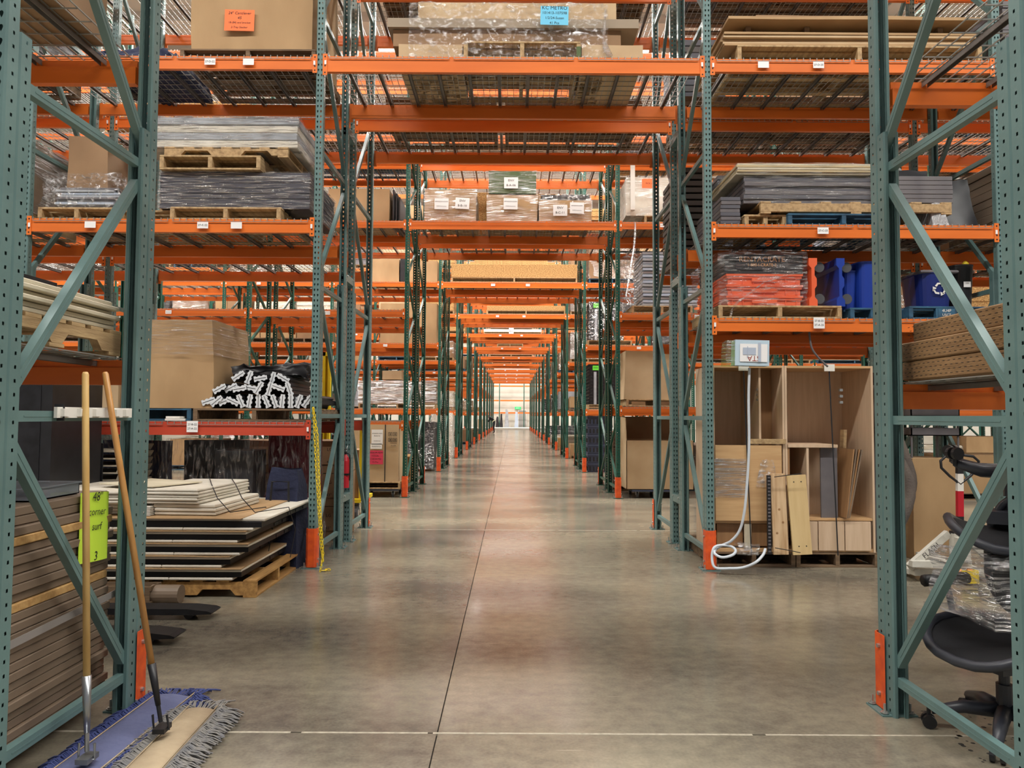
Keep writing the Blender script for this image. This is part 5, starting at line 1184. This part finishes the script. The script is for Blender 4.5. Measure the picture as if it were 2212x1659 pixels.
X0, X1 = fx(863, 877, Y); stack('black_panel_pile', 'black panels between brown cartons, third rack pair left of the tunnel', 'panels', X0, X1, Y, Y+.9, dz(4.88), 5.5, 1, [BLACK], 'panel', 0)
pallet('tan pallet under the black crates, third rack pair right of the tunnel', 1.95, 3.1, Y, Y+1.0, dz(1.6), WOODY, h=.13)
def crates(label, x0, x1, y, z0, z1, n, m, green=True):
    t = thing('crate_stack', label, 'crate stack', ((x0+x1)/2, y+.4, z0)); h = (z1-z0)/n; w = x1-x0
    b = MB(); b.box(-w/2+.01,w/2-.01,-.39,.39,0,h*.75); b.box(-w/2,w/2,-.4,.4,h*.75,h*.97)
    for k in range(6): b.box(-w/2+.05+k*(w-.1)/6,-w/2+.09+k*(w-.1)/6,-.402,-.39,h*.15,h*.6,1)
    for k in range(5): b.box(-w/2-.002,-w/2+.01,-.35+k*.14,-.30+k*.14,h*.15,h*.6,1)
    me = b.mesh('crate', [m, INK])
    for i in range(n): inst('crate', me, t, (0,0,i*h))
    if green: textplate('green_label', [('5WD', .05)], .16, .12, .05, GRNP, t, (-w/2+.18,-.41,z1-z0-.1)); MB().box(-w/2+.13,-w/2+.2,-.408,-.402,0,z1-z0-.2).build('clear_tape', SILVER, t)
    return t
crates('tall stack of black crates with green label, third rack pair, level B', 1.98, 2.75, Y, dz(1.6)+.132, 2.78, 12, BLACK)
crates('stack of dark blue crates on the floor, third rack pair right of the tunnel', 1.95, 2.6, Y, .0, 1.45, 6, DBLUE, False)
pallet('tan pallet under the film-wrapped black load, third rack pair, level C', 1.95, 3.1, Y, Y+1.0, dz(3.26), WOODY, h=.13)
t = crates('film-wrapped black load with green label, third rack pair, level C', 2.0, 2.85, Y, dz(3.26)+.132, 4.4, 8, BLACK); inst('stretch_wrap', soft(.9,.85,1.0, WRAPV, 'stretch_wrap', .02, 12, 3, 4, crumple=.01), t)
t = carton('black_bagged_rack', 'black wheeled rack under plastic, third rack pair left of the tunnel', 'rack', -2.9, -2.0, Y, Y+.9, .06, 1.25, BLACK, tape=False, wrap=WRAPV, amp=.04, seed=84)
t = carton('white_wrapped_goods', 'white film-wrapped goods spilling toward the tunnel, fourth rack pair left', 'wrapped load', -2.7, -1.99, Y4-.1, Y4+.8, .0, 1.5, WHITEB, tape=False, wrap=WRAPV, amp=.05, seed=85)
where_l = {0:'on floor', 1:'shelf B', 2:'shelf C', 3:'shelf D', 4:'shelf E'}
taken = {(1,-1,0),(1,-1,3),(1,1,0),(1,1,1),(1,1,2),(1,1,3),(2,-1,1),(2,-1,2),(2,-1,3),(2,1,0),(2,1,1),(2,1,2),(2,-1,0),(3,-1,0)}
rs = random.Random(21)
for k in range(0, 8):
    nb = {0:2, 1:3, 2:4, 3:4, 4:2}.get(k, 1)
    for side in (-1, 1):
        for bay in range(1, nb+1):
            for lv, zz in enumerate((0, 1.32 if (k == 1 and side < 0) else 1.6, 3.29 if side < 0 else 3.26, 4.88, 6.44)):
                for rear in (0, 1):
                    if (k, side*bay, lv) in taken and not rear: continue
                    if k == 0 and (bay == 1 or lv == 1): continue
                    if k == 1 and bay == 3 and side < 0 and lv == 2: continue
                    if k == 1 and side < 0 and lv in (1,) : continue      # open view through the left bays
                    if k == 1 and side < 0 and lv == 2: continue
                    pr_ = .78 if k > 1 else (.55 if side < 0 else .85)
                    if rear: pr_ *= .45 if (k > 2 or side < 0) else .7
                    if k >= 6 and rear: continue
                    if rs.random() > pr_: continue
                    xa, xb = XS[bay-1]+.12, XS[bay]-.12
                    Y = Y27+PER*k+(RD+FLUE if rear else 0)+.07; w = xb-xa
                    slots = [(0,.47),(.52,1)] if rs.random() < .6 and k < 5 else [(0, 1)]
                    for si, (s0, s1) in enumerate(slots):
                        a, b_ = sorted((side*(xa+w*s0), side*(xa+w*s1)))
                        wh = '%s, %s bay %s%s, %s rack, %s pair' % (where_l[lv], ('first','second','third','fourth')[bay-1], 'left' if side < 0 else 'right', ('' if len(slots) == 1 else (', inner' if si == 0 else ', outer')), 'rear' if rear else 'front', ordinal[k])
                        filler(rs.choice(KINDS if lv < 4 else ['carton','osb','multi','panels']), a, b_, Y, .93, (dz(zz) if zz else 0), min(rs.uniform(.55, 1.15), (1.2 if zz != 1.32 else 1.5)), wh, rs.randint(1, 9999))
    for lv, zz in enumerate((4.886, 6.44)):
        if k == 0: continue
        if k in (1,2,3,4,5) and lv == 0: continue
        filler(rs.choice(['osb','panels','carton','white']), -1.3, 1.2, Y27+PER*k+.07, .93, dz(zz), rs.uniform(.35,.7), 'above the tunnel, level %s, %s pair' % ('D' if lv == 0 else 'E', ordinal[k]), 7*k+lv)

# ================================================================== far end of the tunnel
t = thing('end_rack', 'slim orange-beamed rack along the bright end wall', 'pallet rack', (0, 81.0, 0))
for x in (-4.2,-1.4,1.4,4.2): MB().box(x-.05,x+.05,0,.1,.0,6).build('column', GREEN, t)
for zz in (1.7, 3.1, 4.75):
    for x in (-2.8,0,2.8): MB().box(x-1.33,x+1.33,-.02,.04,zz,zz+.16).build('beam', ORANGE, t)
struct(MB().box(.75,1.75,81.88,81.93,0,2.15).box(.83,1.67,81.85,81.88,0,2.08,1).build('door_1', [WHITE, mat('grey_door', rgb(160,158,154), .5)]), 'grey personnel door in the bright end wall')
MB().tube([(1.57,81.82,1.0),(1.57,81.85,1.0)], .03, 8).build('door_handle', ZINC, D.objects['door_1'])
t = thing('exit_sign', 'green exit sign above the grey door on the end wall', 'sign', (.72, 81.8, 2.35)); textplate('sign_face', [('EXIT', .2)], .7, .3, .2, mat('exit_green', rgb(50,190,110), .5, emit=1.0), t, ink=PAPER); MB().box(-.33,.33,.005,.2,-.13,.15).build('housing', WHITE, t)
for i, (x, w, h, m) in enumerate(((-1.15,.35,1.5,BLACK),(-.55,.5,2.0,SILVER),(.55,.45,1.7,BLUEG),(-1.6,.4,1.2,BLACK))):
    t = thing('leaning_goods', ['black covered object left by the end wall','tall silver panel leaning by the end wall','pointed grey cover standing by the end wall','low black object at the left of the end wall'][i], 'goods', (x, 79.6+.2*i, .16)); inst('body', soft(w,.4,h, m, 'body', .05, 8, i, 2, .55), t)
# worker bending over a box
def person(loc, rz):
    t = thing('person', 'person in dark clothes with reflective band, bending over a box far down the tunnel', 'person', loc, rz)
    J = {'pel':(0,0,.95),'sp':(.12,0,1.12),'ch':(.30,0,1.27),'nk':(.42,0,1.33),'hd':(.52,0,1.36),
         'hl':(0,.1,.93),'kl':(.03,.11,.50),'al':(-.03,.11,.09),'tl':(.10,.12,.04),'hr':(0,-.1,.93),'kr':(.07,-.12,.50),'ar':(.02,-.12,.09),'tr':(.15,-.13,.04),
         'sl':(.33,.19,1.28),'el':(.42,.23,1.02),'wl':(.58,.18,.86),'fl':(.64,.17,.82),'sr':(.33,-.19,1.28),'er':(.44,-.23,1.04),'wr':(.62,-.18,.92),'gr':(.68,-.17,.89)}
    E_ = [('pel','sp'),('sp','ch'),('ch','nk'),('pel','hl'),('hl','kl'),('kl','al'),('al','tl'),('pel','hr'),('hr','kr'),('kr','ar'),('ar','tr'),('ch','sl'),('sl','el'),('el','wl'),('wl','fl'),('ch','sr'),('sr','er'),('er','wr'),('wr','gr'),('nk','hd')]
    Rd = {'pel':.14,'sp':.13,'ch':.15,'nk':.06,'hd':.055,'hl':.09,'hr':.09,'kl':.065,'kr':.065,'al':.045,'ar':.045,'tl':.035,'tr':.035,'sl':.06,'sr':.06,'el':.045,'er':.045,'wl':.03,'wr':.03,'fl':.03,'gr':.03}
    ks = list(J); me = D.meshes.new('body'); me.from_pydata([J[k] for k in ks], [(ks.index(a), ks.index(b_)) for a, b_ in E_], []); me.materials.append(mat('dark_clothes', rgb(30,32,38), .85))
    o = inst('body', me, t); sk = o.modifiers.new('skin', 'SKIN')
    for i, k in enumerate(ks): me.skin_vertices[0].data[i].radius = (Rd[k], Rd[k])
    me.skin_vertices[0].data[0].use_root = True
    o.modifiers.new('sub', 'SUBSURF').levels = 1
    SKN = mat('skin', rgb(190,142,116), .6)
    MB().tube([(.46,0,1.34),(.50,0,1.355),(.56,0,1.37),(.62,0,1.38),(.66,0,1.385)], .09, 12, rs=[.05,.085,.1,.085,.04]).build('head', SKN, t, smooth=True)
    MB().tube([(.48,0,1.37),(.53,0,1.40),(.59,0,1.42),(.64,0,1.42)], .09, 12, rs=[.06,.095,.095,.05]).build('hair', BLACK, t, smooth=True)
    MB().tube([(.02,0,.98),(.06,0,1.03)], .165, 16).build('reflective_band', mat('reflective', rgb(220,226,190), .5), t)
    return t
person((-1.42, 58.2, 0), R(165))
carton('carton', 'tan carton in front of the bending person, far left of the tunnel', 'carton', -2.75, -2.15, 57.9, 58.5, 0, 1.15, CARDL, seed=3)
# hood lights
b = MB(); b.box(-.6,.6,-.14,.14,.02,.10).box(-.5,-.49,-.005,.005,.1,.435).box(.49,.5,-.005,.005,.1,.435); HL = b.mesh('housing', WHITE); b = MB().box(-.56,.56,-.11,.11,.0,.02); LE = b.mesh('lens', mat('lamp_lens', (1,.97,.9), .5, emit=6))
for i, ay in enumerate(AISLES[2:8]):
    for j, x in enumerate((-8,-4,0,4,8)):
        t = thing('high_bay_light', 'long white high-bay light, %s from the left over the %s aisle ahead' % (ordinal[j].replace('nearest','first'), ordinal[i+1]), 'ceiling light', (x, ay+1.2, CEIL-.43), 0, 'high-bay lights over the aisles'); inst('housing', HL, t); inst('lens', LE, t)
# dark drip stains on the slab by the right frame
b = MB(); rg = random.Random(8)
for i in range(70):
    x, y = 1.95+abs(rg.gauss(0,.22)), rg.uniform(2.75,3.55); r = rg.uniform(.003,.012); n = 7
    b.add([(x+r*math.cos(2*math.pi*k/n)*rg.uniform(.8,1.3), y+r*math.sin(2*math.pi*k/n), .0006) for k in range(n)], [tuple(range(n))])
o = b.build('drip_stains', DARKJ, fl); o['kind'] = 'stuff'
